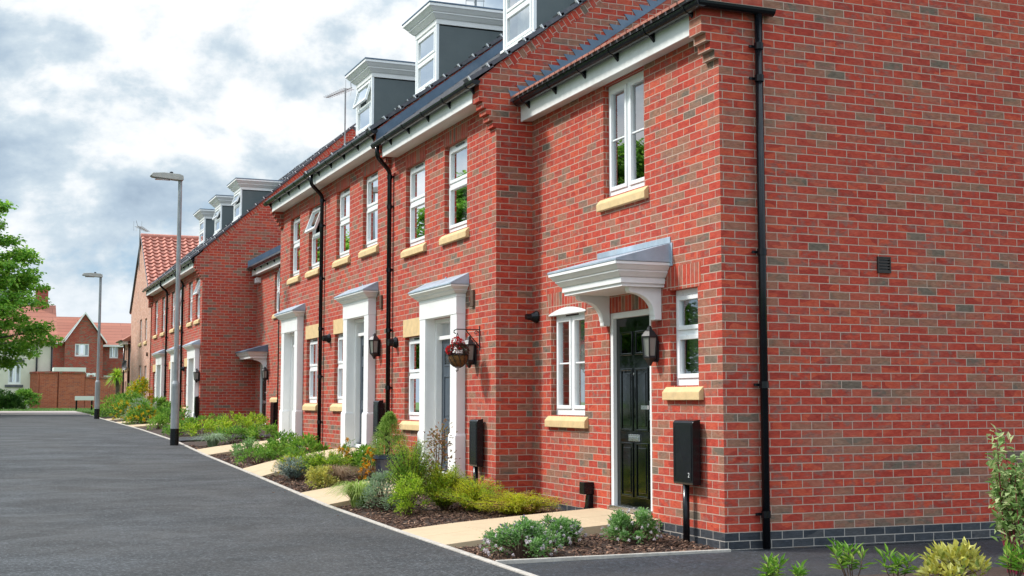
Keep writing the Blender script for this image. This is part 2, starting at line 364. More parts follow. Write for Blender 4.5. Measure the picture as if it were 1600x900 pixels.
# ------------------------------------------------------------------ house components
def wall(mb, F, u0, u1, z0, z1, holes=(), rev=.1):
    us = sorted({u0, u1, *[h[0] for h in holes], *[h[1] for h in holes]}); zs = sorted({z0, z1, *[h[2] for h in holes], *[h[3] for h in holes]})
    for a, b in zip(us, us[1:]):
        for c, d in zip(zs, zs[1:]):
            um, zm = (a+b)/2, (c+d)/2
            if any(h[0] < um < h[1] and h[2] < zm < h[3] for h in holes): continue
            mb.quad(F(a, c, 0), F(b, c, 0), F(b, d, 0), F(a, d, 0))
    for a, b, c, d in holes:
        mb.quad(F(a, c, 0), F(a, d, 0), F(a, d, -rev), F(a, c, -rev)); mb.quad(F(b, c, 0), F(b, d, 0), F(b, d, -rev), F(b, c, -rev))
        mb.quad(F(a, c, 0), F(b, c, 0), F(b, c, -rev), F(a, c, -rev)); mb.quad(F(a, d, 0), F(b, d, 0), F(b, d, -rev), F(a, d, -rev))
    return mb

def ring(mb, F, u0, u1, z0, z1, w, d0, d1, wt=None, wb=None):
    wt = w if wt is None else wt; wb = w if wb is None else wb
    mb.box(F, u0, u0+w, z0, z1, d0, d1); mb.box(F, u1-w, u1, z0, z1, d0, d1)
    mb.box(F, u0+w, u1-w, z0, z0+wb, d0, d1); mb.box(F, u0+w, u1-w, z1-wt, z1, d0, d1)
    return mb

def sash_tilt(F, zt, d, ang):
    """frame whose points swing outwards about a horizontal hinge at height zt"""
    ca, sa = math.cos(ang), math.sin(ang)
    def T(u, z, dd):
        h = zt - z; e = dd - d
        return F(u, zt - h*ca + e*sa, d + h*sa + e*ca)
    return T

def curtain_mesh(F, u0, u1, z0, z1, d, waves=7, amp=.018):
    mb = MB(); n = 6*waves
    for i in range(n+1):
        u = u0+(u1-u0)*i/n; a = amp*math.sin(i/n*waves*2*math.pi)
        mb.v += [F(u, z0, d+a), F(u, z1, d+a*.7)]
    for i in range(n): mb.f.append((2*i, 2*i+2, 2*i+3, 2*i+1))
    return mb

rngW = random.Random(7)
def window(par, F, u0, u1, z0, z1, style='sash', dep=.066, sill=True, tilt=0.0, drape='split', vent=True, bev=.004, simple=False, bars=False):
    """a part of its house: frame mesh with sashes, panes, curtain and sill under it"""
    d0, d1 = -dep-.06, -dep
    fr = ring(MB(), F, u0, u1, z0, z1, .042, d0, d1, wt=.06, wb=.07)
    if style == 'sash':
        zm = z0+(z1-z0)*.55; fr.box(F, u0+.042, u1-.042, zm-.025, zm+.025, d0, d1)
        cells = [(u0+.042, u1-.042, z0+.07, zm-.025), (u0+.042, u1-.042, zm+.025, z1-.06)]
    elif style == 'pair':
        um = (u0+u1)/2; fr.box(F, um-.03, um+.03, z0+.07, z1-.06, d0, d1)
        cells = [(u0+.042, um-.03, z0+.07, z1-.06), (um+.03, u1-.042, z0+.07, z1-.06)]
    elif style == 'triple':
        w = (u1-u0)/3; fr.box(F, u0+w-.03, u0+w+.03, z0+.07, z1-.06, d0, d1); fr.box(F, u1-w-.03, u1-w+.03, z0+.07, z1-.06, d0, d1)
        cells = [(u0+.042, u0+w-.03, z0+.07, z1-.06), (u0+w+.03, u1-w-.03, z0+.07, z1-.06), (u1-w+.03, u1-.042, z0+.07, z1-.06)]
    else: cells = [(u0+.042, u1-.042, z0+.07, z1-.06)]
    w = fr.build('window', 'upvc', par, bevel=0 if simple else bev)
    for i, (a, b, c, d) in enumerate(cells):
        T = F
        if tilt and i == len(cells)-1: T = sash_tilt(F, d, d1, tilt)
        s = ring(MB(), T, a, b, c, d, .042, d1-.035, d1+.014)
        if bars: s.box(T, a+.042, b-.042, (c+d)/2-.009, (c+d)/2+.009, d1-.026, d1-.002)
        s.build('sash', 'upvc', w, bevel=0 if simple else bev)
        MB().quad(T(a+.04, c+.04, d1-.018), T(b-.04, c+.04, d1-.018), T(b-.04, d-.04, d1-.018), T(a+.04, d-.04, d1-.018)).build('pane', 'glass', w, recalc=False)
    if vent and not simple:
        MB().box(F, (u0+u1)/2-.16, (u0+u1)/2+.16, z1-.042, z1-.022, d1, d1+.012).build('trickle_vent', 'black', w)
    dd = -dep-.22
    if drape == 'split':
        for a, b in ((u0-.05, u0+(u1-u0)*.36), (u0+(u1-u0)*.66, u1+.05)):
            curtain_mesh(F, a, b, z0-.05, z1+.05, dd, 4).build('curtain', 'curtain', w, recalc=False)
    elif drape == 'blind':
        n = 9; ww = (u1-u0+.1)/n
        for_b = MB()
        for i in range(n):
            a = u0-.05+i*ww
            for_b.quad(F(a, z0-.05, dd), F(a+ww*.9, z0-.05, dd+.05), F(a+ww*.9, z1+.05, dd+.05), F(a, z1+.05, dd))
        for_b.build('vertical_blind', 'blind', w, recalc=False)
    elif drape == 'net':
        curtain_mesh(F, u0-.08, u1+.08, z0-.05, z1+.05, dd, 9).build('net_curtain', 'curtain', w, recalc=False)
    if sill:
        s = z0-.012
        MB().sweep(F, [(-dep-.03, s), (.006, s), (.05, s-.048), (.05, s-.125), (-.02, s-.125), (-dep-.03, s-.1)], u0-.085, u1+.085).build('sill', 'stone', w, bevel=0 if simple else .006)
    return w

def gutter(par, F, u0, u1, d, z, r=.058, fas=None, step=.85):
    n = 8; out = [(d+r*math.cos(math.pi*i/n), z-r*math.sin(math.pi*i/n)) for i in range(n+1)]
    inn = [(d+(r-.006)*math.cos(math.pi*i/n), z-(r-.006)*math.sin(math.pi*i/n)) for i in range(n, -1, -1)]
    mb = MB().sweep(F, out+inn, u0, u1)
    for e in (u0, u1): mb.sweep(F, out, e-.004, e+.004)
    if fas is not None:
        u = u0+.25
        while u < u1-.1:
            mb.sweep(F, [(d+(r+.007)*math.cos(math.pi*i/n), z+.006-(r+.012)*math.sin(math.pi*i/n)) for i in range(n+1)], u-.02, u+.02)
            mb.sweep(F, [(fas+.002, z-.02), (fas+.002, z-.115), (d-.01, z-.05)], u-.018, u+.018)
            u += step
    return mb.build('gutter', 'black', par)

def downpipe(par, pts, r=.034, wallx=None, clips=(), ax='x'):
    P = [Vector(p) for p in pts]; q = [P[0]]
    for i in range(1, len(P)-1):                      # rounded elbows
        a = P[i] + (P[i-1]-P[i]).normalized()*min(.06, (P[i-1]-P[i]).length*.4); b = P[i] + (P[i+1]-P[i]).normalized()*min(.06, (P[i+1]-P[i]).length*.4)
        for t in (0, .33, .67, 1): q.append(a*(1-t)**2 + P[i]*2*t*(1-t) + b*t*t)
    q.append(P[-1])
    o = MB().tube(q, r, 12).build('downpipe', 'black', par, smooth=True)
    x, y = P[-1].x, P[-1].y
    for z in clips:
        mb = MB().lathe((x, y, z), [(r, -.03), (r+.007, -.03), (r+.007, .03), (r, .03)], 12)
        if ax == 'x': mb.box(W, x, x+.06, y-.012, y+.012, z-.012, z+.012); mb.box(W, x+.03, x+.045, y-.075, y+.02, z-.012, z+.012)
        else: mb.box(W, x-.012, x+.012, y, y+.05, z-.012, z+.012); mb.box(W, x-.085, x+.02, y+.025, y+.04, z-.012, z+.012)
        mb.build('pipe_clip', 'black', o)
    return o

def lantern(par, F, u, z, d=.0):
    """half-lantern fixed to the wall; z is its middle"""
    X = lambda uu, zz, dd: Vector(F(u+uu, z+zz, d+dd))
    b = MB().box(F, u-.035, u+.035, z-.14, z+.06, d, d+.02)
    c = .085
    def hexa(r, zz): return [F(u+r*math.cos(math.pi/3*i+math.pi/6), z+zz, d+c+r*math.sin(math.pi/3*i+math.pi/6)) for i in range(6)]
    def loft(mb, rings):
        o = len(mb.v)
        for r in rings: mb.v += r
        for i in range(len(rings)-1):
            for j in range(6): mb.f.append((o+i*6+j, o+i*6+(j+1) % 6, o+(i+1)*6+(j+1) % 6, o+(i+1)*6+j))
        mb.f.append(tuple(range(o, o+6))); mb.f.append(tuple(range(o+6*(len(rings)-1), o+6*len(rings))))
    loft(b, [hexa(.085, .085), hexa(.09, .10), hexa(.05, .15), hexa(.03, .165), hexa(.022, .19), hexa(.008, .205)])
    loft(b, [hexa(.07, -.115), hexa(.072, -.10), hexa(.06, -.09)]); loft(b, [hexa(.015, -.19), hexa(.03, -.16), hexa(.05, -.13), hexa(.07, -.115)])
    for i in range(6):
        lo, hi = hexa(.066, -.1)[i], hexa(.082, .09)[i]; b.tube([lo, hi], .007, 5)
    b.box(F, u-.015, u+.015, z-.15, z-.12, d, d+c)
    o = b.build('wall_lantern', 'iron', par)
    g = MB(); loft(g, [hexa(.06, -.098), hexa(.076, .086)]); g.build('lantern_glass', 'lampglass', o)
    return o

def panel_door(par, F, u0, u1, z0, z1, mat, dep=.09, glazed=True, letter=True, panels=True):
    mb = MB().box(F, u0, u1, z0, z1, -dep-.045, -dep)
    w = u1-u0; h = z1-z0; cols = [(u0+w*.13, u0+w*.46), (u0+w*.54, u0+w*.87)]
    rows = [(.055, .34), (.40, .73), (.80, .925)]
    gl = MB()
    for (a, b) in cols:
        for i, (c, d) in enumerate(rows):
            c2, d2 = z0+h*c, z0+h*d
            ring(mb, F, a, b, c2, d2, .022, -dep, -dep+.012)
            if i == 2 and glazed: gl.box(F, a+.022, b-.022, c2+.022, d2-.022, -dep, -dep+.004)
            else: mb.frust(lambda u, z, q: F(u, z, q), a+.05, b-.05, c2+.05, d2-.05, -dep, -dep+.008, 0)
    o = mb.build('door', mat, par, bevel=.005)
    if glazed: gl.build('door_light', 'doorglass', o)
    um = (u0+u1)/2
    if letter:
        l = MB().box(F, um-.12, um+.12, z0+h*.365-.035, z0+h*.365+.035, -dep, -dep+.012)
        l.box(F, um-.1, um+.1, z0+h*.365-.022, z0+h*.365+.014, -dep+.012, -dep+.018); l.build('letterbox', 'chrome', o, bevel=.003)
        MB().lathe(F(um, z0+h*.70, -dep), [(.0, .0), (.013, 0), (.013, .01), (0, .012)], 10, Vector(F(0, 0, 1))-Vector(F(0, 0, 0))).build('spyhole', 'chrome', o)
    hd = MB().box(F, u0+.035, u0+.07, z0+h*.46, z0+h*.56, -dep, -dep+.012); hd.box(F, u0+.04, u0+.17, z0+h*.515, z0+h*.535, -dep+.03, -dep+.05); hd.box(F, u0+.045, u0+.06, z0+h*.515, z0+h*.535, -dep, -dep+.035)
    hd.build('handle', 'chrome', o)
    return o

def cornice(mb, F, u0, u1, z0, z1, d0, d1, e, eu=None):
    """moulded band growing outwards by e"""
    h = z1-z0; eu = e if eu is None else eu
    mb.box(F, u0, u1, z0, z0+h*.30, d0, d1)
    mb.frust(F, u0-eu*.12, u1+eu*.12, z0+h*.30, z0+h*.52, d0, d1+e*.12, e*.35, eu*.35)
    mb.box(F, u0-eu*.52, u1+eu*.52, z0+h*.52, z0+h*.62, d0, d1+e*.52)
    mb.frust(F, u0-eu*.6, u1+eu*.6, z0+h*.62, z0+h*.84, d0, d1+e*.6, e*.32, eu*.32)
    mb.box(F, u0-eu, u1+eu, z0+h*.84, z1, d0, d1+e)

def portico(par, F, y0, y1, dz, door='doordk', base=-.98, w=.24):
    for a in (y0, y1-w):
        p = MB().box(F, a, a+w, -.40+dz, 1.10+dz, 0, .12)
        p.frust(F, a-.018, a+w+.018, -.43+dz, -.40+dz, 0, .138, -.016)
        p.box(F, a-.018, a+w+.018, base+dz-.25, -.43+dz, 0, .138)
        p.build('pilaster', 'paint', par, bevel=.005)
    e = MB().box(F, y0-.004, y1+.004, 1.10+dz, 1.315+dz, 0, .126)
    cornice(e, F, y0-.01, y1+.01, 1.315+dz, 1.465+dz, 0, .13, .11)
    e.build('entablature', 'paint', par, bevel=.004)
    l = MB(); a, b = y0-.13, y1+.13; z = 1.465+dz
    l.add([F(a, z, .25), F(b, z, .25), F(a, z+.02, .25), F(b, z+.02, .25), F(a, z+.02, 0), F(b, z+.02, 0), F(a+.02, z+.15, .0), F(b-.02, z+.15, .0), F(a, z, 0), F(b, z, 0)],
          [(0, 1, 3, 2), (2, 3, 7, 6), (2, 6, 4), (3, 5, 7), (0, 2, 4, 8), (1, 9, 5, 3), (0, 8, 9, 1)])
    l.box(F, b-.03, b+.03, z-.10, z+.15, .001, .008); l.box(F, (a+b)/2-.02, (a+b)/2+.02, z+.10, z+.17, .001, .012)
    l.build('lead_cap', 'lead', par, bevel=.004)
    i0, i1 = y0+w, y1-w
    fr = ring(MB(), F, i0, i1, base+dz, 1.10+dz, .055, -.17, -.02)
    fr.box(F, i0+.055, i1-.055, .82+dz, .87+dz, -.17, -.05); fr.build('door_frame', 'paint', par, bevel=.004)
    lin = MB()
    for u in (i0-.01, i1-.005): lin.box(F, u, u+.015, base+dz, 1.10+dz, -.17, .10)
    lin.build('door_lining', 'paint', par)
    MB().quad(F(i0+.05, .86+dz, -.11), F(i1-.05, .86+dz, -.11), F(i1-.05, 1.06+dz, -.11), F(i0+.05, 1.06+dz, -.11)).build('fanlight', 'glass', par, recalc=False)
    panel_door(par, F, i0+.055, i1-.055, base+dz+.03, .82+dz, door, dep=.10, glazed=True)

def meter_box(label, F, u0, u1, z0, z1, zg, dep=.085, group='black boxes on posts by the front doors', gap=.03, num=None):
    um = (u0+u1)/2; b = F(um, zg, gap+dep*.5)
    t = thing('meter_box', label, 'meter box', b, group)
    c = MB().prism(lambda u, z, d: F(um + d, z, u), [(gap, z0), (gap+dep*.92, z0), (gap+dep, z0+.02), (gap+dep, z1-.03), (gap+dep*.8, z1-.01), (gap, z1)], -(u1-u0)/2, (u1-u0)/2)
    c.build('cabinet', 'black', t, bevel=.004)
    dr = ring(MB(), F, u0+.02, u1-.02, z0+.04, z1-.05, .02, gap+dep, gap+dep+.004); dr.box(F, u0+.03, u1-.03, z0+.05, z1-.06, gap+dep, gap+dep+.002); dr.build('door_panel', 'black', t)
    MB().tube([F(um+.02, zg-.1, gap+.042), F(um+.02, z0, gap+.042)], .032, 10).build('post', 'black', t, smooth=True)
    if num:
        cu = bpy.data.curves.new('numeral', 'FONT'); cu.body = num; cu.size = .06; cu.extrude = .001
        tmp = bpy.data.objects.new('tmp', cu); C.objects.link(tmp); bpy.context.view_layer.update()
        me = bpy.data.meshes.new_from_object(tmp.evaluated_get(bpy.context.evaluated_depsgraph_get())); bpy.data.objects.remove(tmp)
        mb = MB(); mb.add([F(u0+.08-v.co.x, z0+.07+v.co.y, gap+dep+.005+v.co.z) for v in me.vertices], [tuple(p.vertices) for p in me.polygons])
        mb.build('numeral', 'plate', t)
    return t

def roof_prism(mb, xe, ze, slope, xr, y0, y1, thick=.05, course=.28, xb=None):
    """tiled slope facing -X with stepped courses, ridge at xr, plain back slope"""
    L = math.hypot(1, slope); run = course/L; pts = []; x = xe
    while x < xr-.01:
        x2 = min(xr, x+run); z = ze+slope*(x-xe); z2 = ze+slope*(x2-xe)
        pts += [(x, z+.028), (x2, z2+.006)]; x = x2
    zr = ze+slope*(xr-xe); xb = 2*xr-xe if xb is None else xb
    pts += [(xr, zr+.05), (xr+.12, zr)]
    pts += [(xb, zr-slope*(xb-xr)), (xb, zr-slope*(xb-xr)-thick), (xr, zr-thick*1.3), (xe, ze-thick*.2)]
    return mb.prism(FY(0), pts, -y1, -y0)

def verge(par, xe, ze, slope, xr, y0, side=-1, length=.30, mat='slate', clips=True):
    """overlapping tile ends along the gable with a pale clip at each"""
    L = math.hypot(1, slope); c, s = 1/L, slope/L; n = int((xr-xe)*L/length)
    t = MB(); k = MB(); ya, yb = (y0-.045, y0+.16) if side < 0 else (y0-.16, y0+.045)
    P = lambda a, h: (xe+c*a-s*h, ze+s*a+c*h)
    for i in range(n+1):
        a = i*length
        t.prism(FY(0), [P(a-.02, .0), P(a+length+.03, -.02), P(a+length+.03, .026), P(a-.02, .052)], -yb, -ya)
        k.prism(FY(0), [P(a-.03, .005), P(a-.012, .005), P(a-.012, .062), P(a-.03, .062)], -((ya+.035) if side < 0 else yb+.004), -((ya-.004) if side < 0 else yb-.05))
    o = t.build('verge_tiles', mat, par)
    if clips:
        for i in range(n+1):
            km = MB(); km.v = k.v[i*8:i*8+8]; km.f = [tuple(q-i*8 for q in f) for f in k.f[i*6:i*6+6]]; km.build('verge_clip', 'clip', o)
    return o

def dormer(par, yc, dz, w=1.05, xf=6.55, xe=5.36, ze=3.83, slope=.843, tilt=0.0):
    k_ = xf-6.55
    zb = ze+dz+slope*(xf-xe); z1 = 5.72+dz+.85*k_; u0, u1 = yc-w/2, yc+w/2; F = FX(xf); xb = 8.05+k_
    d = MB()
    for a in (u0, u1-.06): d.box(W, xf+.03, xb, a, a+.06, zb-.3, z1)
    d.box(W, xf+.03, xb, u0, u1, z1-.03, z1)
    d.box(W, xb-.4, xb-.02, u0+.06, u1-.06, zb-.1, z1-.03)
    o = d.build('dormer', 'cheek', par)
    f = MB().box(F, u0-.012, u0+.045, zb-.05, z1, -.03, .015); f.box(F, u1-.045, u1+.012, zb-.05, z1, -.03, .015)
    f.box(F, u0-.03, u1+.03, zb-.02, zb+.03, -.03, .05); f.build('corner_posts', 'upvc', o, bevel=.004)
    c = MB(); ws = .0
    G2 = lambda u, z, dd: (xf+.0-dd, u, z)
    cornice(c, G2, u0-.02, u1+.02, z1-.01, z1+.27, -(xb-xf), .02, .17, .17)
    c.build('cornice', 'paint', o, bevel=.004)
    MB().box(G2, u0-.2, u1+.2, z1+.27, z1+.295, -(xb-xf)-.05, .2).build('flat_roof', 'leaddark', o, bevel=.006)
    # window frame straight into the dormer front (sub-parts)
    a, b, c0, c1 = u0+.045, u1-.045, zb+.03, z1-.01; zm = c0+(c1-c0)*.52
    fr = ring(MB(), F, a, b, c0, c1, .045, -.05, .0); fr.box(F, a+.045, b-.045, zm-.025, zm+.025, -.05, 0)
    fr.build('window_frame', 'upvc', o, bevel=.004)
    for (q0, q1, tl) in ((c0+.045, zm-.025, 0), (zm+.025, c1-.045, tilt)):
        T = sash_tilt(F, q1, 0, tl) if tl else F
        ring(MB(), T, a+.045, b-.045, q0, q1, .04, -.03, .014).build('sash', 'upvc', o, bevel=.004)
        MB().quad(T(a+.08, q0+.038, -.01), T(b-.08, q0+.038, -.01), T(b-.08, q1-.038, -.01), T(a+.08, q1-.038, -.01)).build('pane', 'glass', o, recalc=False)
    curtain_mesh(F, a, b, c0, c1, -.16, 8).build('net_curtain', 'curtain', o, recalc=False)
    return o

def aerial(par, x, y, z0, z1, yag=(0, 1), L=1.1, style='yagi'):
    a = MB().tube([(x, y, z0), (x, y, z1)], .02, 6)
    d = Vector((yag[0], yag[1], 0)).normalized(); p = Vector((-d.y, d.x, 0)); c = Vector((x, y, z1-.04))
    a.tube([c - d*L*.25, c + d*L*.75], .014, 5)
    for i in range(11):
        q = c + d*(L*(-.12+i*.085)); l = .16-.006*i; a.tube([q-p*l, q+p*l], .007, 4)
    for s in (-1, 1):
        q = c - d*L*.22; a.tube([q, q+Vector((0, 0, .2*s))-d*.06*abs(s)+p*.05], .008, 4); a.tube([q+p*.15, q+p*.15+Vector((0, 0, .18*s))], .005, 4); a.tube([q-p*.15, q-p*.15+Vector((0, 0, .18*s))], .005, 4)
    return a.build('television_aerial', 'steel', par)

# ------------------------------------------------------------------ three-storey terrace houses
XT = 5.685; SL = .843
def kneeler(mb, y0, y1, dz):
    pts = [(5.69, 3.29)]
    for i in range(5):
        x = 5.64-.045*i; z = 3.29+.075*i; pts += [(x, z), (x, z+.075)]
    pts += [(5.46, 3.86), (5.69, 4.05)]
    mb.prism(FY(0), [(x, z+dz) for x, z in pts], -y1, -y0)

def terrace(label, y0, y1, dz, upper, lower, port, dorm, door='doordk', gable=False, farknee=False, step=0.0, tilt_u=(), tilt_d=0.0, lan=None, pipe=None, drapes=('split', 'net'), base=-.98, vent=None, flue=None, knee=True, aer=None, group=None, fend=None, SL=.775, dxf=6.55):
    t = thing('terraced_house', label, 'house', (XT, (y0+y1)/2, base+dz), group); F = FX(XT)
    hu = [(a, b, 2.205+dz, 3.38+dz) for a, b in upper]; hl = [(lower[0], lower[1], -.265+dz, .915+dz)]; hp = [(port[0]+.235, port[1]-.235, base+dz-.25, 1.10+dz)]
    mb = wall(MB(), F, y0, y1, -1.7, 4.0+dz, hu+hl+hp)
    xr, xb = 9.9, 14.1; zl = lambda x: 3.80+dz+SL*(min(x, 2*xr-x)-5.36)
    for y in (y0, y1): mb.quad((XT, y, -1.7), (xb, y, -1.7), (xb, y, zl(xb)), (xr, y, zl(xr)), (XT, y, zl(XT)))
    mb.quad((xb, y0, -1.7), (xb, y1, -1.7), (xb, y1, zl(xb)), (xb, y0, zl(xb)))
    if knee: kneeler(mb, y0-.003, y0+.215, dz)
    if farknee: kneeler(mb, y1-.215, y1+.003, dz)
    mb.build('wall', 'brick', t)
    ln = MB()
    for z in (1.6+dz, 3.95+dz, -.9+dz): ln.quad((XT+.05, y0+.02, z), (xb-.05, y0+.02, z), (xb-.05, y1-.02, z), (XT+.05, y1-.02, z))
    [ln.quad((XT+.1, y, -1.6), (XT+2.5, y, -1.6), (XT+2.5, y, 3.95+dz), (XT+.1, y, 3.95+dz)) for y in (y0+.03, y1-.03)]
    ln.quad((XT+2.5, y0+.02, -1.5), (XT+2.5, y1-.02, -1.5), (XT+2.5, y1-.02, 3.9+dz), (XT+2.5, y0+.02, 3.9+dz)); ln.build('interior_lining', 'lining', t)
    for a, b in upper: MB().box(F, a-.02, b+.02, 3.38+dz, 3.606+dz, 0, .003).build('soldier_course', 'soldier', t)
    MB().box(F, lower[0]-.10, lower[1]+.08, .915+dz, 1.165+dz, -.03, .006).build('stone_lintel', 'stone', t, bevel=.004)
    for i, (a, b) in enumerate(upper): window(t, F, a, b, 2.205+dz, 3.38+dz, tilt=R(20) if i in tilt_u else 0, drape=drapes[0])
    window(t, F, lower[0], lower[1], -.265+dz, .915+dz, drape=drapes[1])
    portico(t, F, port[0], port[1], dz, door, base)
    f0 = y0+(.213 if knee else .02); f1 = fend or y1-(.213 if farknee else .01)
    MB().box(F, f0, f1, 3.605+dz, 3.80+dz, .215, .235).build('fascia', 'fascia', t, bevel=.003)
    MB().box(F, f0, f1, 3.618+dz, 3.635+dz, 0, .215).build('soffit', 'soffit', t)
    gutter(t, F, y0-.1, (fend+.2 if fend else y1-.02+(.12 if farknee else 0)), .30, 3.815+dz, fas=.235)
    roof_prism(MB(), 5.36, 3.83+dz, SL, xr, y0+.01, y1-.01, xb=14.4).build('roof', 'slate', t)
    verge(t, 5.36, 3.83+dz, SL, xr, y0)
    if gable:
        L = math.hypot(1, SL); c, s = 1/L, SL/L; P = lambda a, h: (5.36+c*a-s*h, 3.80+dz+s*a+c*h)
        MB().prism(FY(0), [P(.42, -.02), P(5.6, -.02), P(5.6, -.125), P(.52, -.125)], -(y0+.01), -(y0-.004)).build('rake_course', 'rake42' if SL > .8 else 'rake40', t)
    if step:
        MB().prism(FY(0), [(5.44, 3.83+dz-step+.02), (5.44, 3.83+dz), (xr, 3.80+dz+SL*(xr-5.36)), (xr, 3.8+dz-step+SL*(xr-5.36))], -(y0+.005), -(y0-.02)).build('step_flashing', 'leaddark', t)
    if dorm: dormer(t, dorm, dz, tilt=tilt_d, slope=SL, xf=dxf)
    if lan: lantern(t, F, lan, .60+dz)
    if pipe:
        downpipe(t, [(5.385, pipe-.16, 3.78+dz), (5.385, pipe-.16, 3.62+dz), (5.63, pipe, 3.44+dz), (5.63, pipe, -1.2+dz)], wallx=XT, clips=[z+dz for z in (3.35, 2.9, 1.95, 1.05, .2, -.6)])
    if vent: MB().box(F, vent-.05, vent+.05, 1.17+dz, 1.38+dz, 0, .03).build('vent_cover', 'twig', t, bevel=.006)
    if flue:
        MB().lathe((XT, flue, .86+dz), [(.0, .0), (.075, 0), (.085, .02), (.06, .06), (.05, .13), (.0, .13)], 14, (-1, 0, 0)).build('flue_outlet', 'black', t)
    if aer: aerial(t, *aer)
    return t
TG = 'three-storey brick houses in a row with dormers'
terrace('brick terraced house with a hanging basket bracket, first in its row', 14.485, 18.82, 0.0,
        [(15.5, 16.37), (17.2, 18.08)], (17.22, 18.07), (15.54, 17.03), 15.87, gable=True, fend=18.52, pipe=18.72, lan=15.17, vent=15.25, flue=18.47, drapes=('net', 'split'), group=TG)
terrace('brick terraced house between the two long black downpipes', 18.82, 22.92, .235,
        [(19.53, 20.38), (21.2, 22.07)], (21.25, 22.1), (19.58, 21.09), 19.78, step=.235, lan=19.35, vent=19.25, flue=22.42, drapes=('net', 'blind'), group=TG,
        aer=(7.55, 20.2, 5.5, 6.78, (-.3, -1), .9))
terrace('brick terraced house with a white front door, ending the nearer row', 22.92, 26.6, .235,
        [(23.27, 24.12), (24.87, 25.68)], (23.32, 24.17), (24.45, 25.84), 23.45, door='doorwh', farknee=True, knee=False, pipe=22.9, tilt_u=(0,), tilt_d=R(16), drapes=('split', 'blind'), group=TG)
DF = .10
terrace('brick terraced house with a broad bare gable wall, starting the farther row', 36.73, 40.15, DF,
        [(37.1, 37.85), (38.5, 39.25)], (38.95, 39.75), (36.98, 38.45), 37.78, gable=True, lan=36.86, tilt_u=(0,), tilt_d=R(20), flue=39.8, group=TG, SL=.89, dxf=6.8)
terrace('brick terraced house right behind the nearer street lamp pole', 40.15, 43.75, DF,
        [(40.6, 41.35), (42.2, 42.95)], (42.3, 43.1), (40.5, 41.95), 41.1, tilt_u=(0,), tilt_d=R(20), pipe=40.1, knee=False, group=TG, SL=.89, dxf=6.8)
terrace('last brick terraced house of the farther row, touching the pink brick gable', 43.75, 48.0, DF,
        [(44.5, 45.3), (46.4, 47.2)], (46.5, 47.3), (44.1, 45.6), 44.25, pipe=43.6, farknee=True, knee=False, group=TG, SL=.89, dxf=6.8)

# ------------------------------------------------------------------ the nearest house (end wall towards us)
XN, YN, SN = 6.155, 10.147, .56
nh = thing('end_house', 'nearest brick house with a glossy black front door and a huge blank side wall', 'house', (XN, 12.3, -1.15)); F = FX(XN); E = FY(YN)
ho = [(11.6, 12.53, 2.165, 3.385), (13.02, 13.93, -.155, 1.01), (10.57, 11.1, .15, 1.065), (11.49, 12.42, -1.16, .925)]
mb = wall(MB(), F, YN, 14.485, -1.157, 3.72, ho)
xr, xb = 10.5, 14.85; zl = lambda x: 3.585+SN*(min(x, 2*xr-x)-5.89)
for y in (YN, 14.47): mb.quad((XN, y, -1.157), (xb, y, -1.157), (xb, y, zl(xb)), (xr, y, zl(xr)), (XN, y, zl(XN)))
mb.quad((xb, YN, -1.6), (xb, 14.47, -1.6), (xb, 14.47, zl(xb)), (xb, YN, zl(xb)))
pts = [(6.16, 3.115)]
for i in range(4): pts += [(6.11-.045*i, 3.115+.075*i), (6.11-.045*i, 3.19+.075*i)]
pts += [(5.975, 3.62), (6.16, 3.75)]
mb.prism(FY(0), pts, -(YN+.215), -(YN-.003)); mb.build('wall', 'brick', nh)
pl = MB().quad((XN, YN, -1.7), (XN, YN, -1.157), (XN, 11.49, -1.157), (XN, 11.49, -1.7)); pl.quad((XN, 12.42, -1.7), (XN, 12.42, -1.157), (XN, 14.485, -1.157), (XN, 14.485, -1.7))
pl.quad((XN, YN, -1.7), (xb, YN, -1.7), (xb, YN, -1.157), (XN, YN, -1.157)); pl.build('plinth', 'plinth', nh)
ln = MB()
for z in (1.5, 3.6, -1.12): ln.quad((XN+.05, YN+.02, z), (xb-.05, YN+.02, z), (xb-.05, 14.45, z), (XN+.05, 14.45, z))
[ln.quad((XN+.1, y, -1.6), (XN+2.5, y, -1.6), (XN+2.5, y, 3.6), (XN+.1, y, 3.6)) for y in (YN+.03, 14.45)]
ln.quad((XN+2.5, YN+.02, -1.5), (XN+2.5, 14.45, -1.5), (XN+2.5, 14.45, 3.6), (XN+2.5, YN+.02, 3.6)); ln.build('interior_lining', 'lining', nh)
window(nh, F, 11.6, 12.53, 2.165, 3.385, 'pair', bars=True, vent=False, drape='none')
window(nh, F, 13.02, 13.93, -.155, 1.01, 'pair', bars=True, drape='split')
window(nh, F, 10.57, 11.1, .15, 1.065, 'sash', drape='blind', vent=False)
n = 10; arch = [(12.98+1.0*i/n, 1.0+.10*math.sin(math.pi*(.12+.76*i/n))-.035) for i in range(n+1)]
MB().prism(F, [(12.98, .985)] + arch + [(13.98, .985)], -.06, .012).build('arched_window_head', 'paint', nh, bevel=.004)
MB().prism(F, [(u, z+.004) for u, z in arch] + [(14.05, 1.25), (12.91, 1.25)], 0, .003).build('arch_course', 'soldier', nh)
MB().box(F, 10.51, 11.16, 1.065, 1.29, 0, .003).build('soldier_course', 'soldier', nh); MB().box(F, 11.45, 12.47, .927, 1.15, 0, .003).build('soldier_course', 'soldier', nh)
# door
fr = ring(MB(), F, 11.49, 12.42, -1.12, .925, .062, -.13, -.015, wb=.01); fr.build('door_frame', 'paint', nh, bevel=.004)
panel_door(nh, F, 11.552, 12.358, -1.075, .86, 'dooblk', dep=.055)
MB().box(F, 11.5, 12.41, -1.118, -1.07, -.13, .015).build('threshold', 'chrome', nh, bevel=.004)
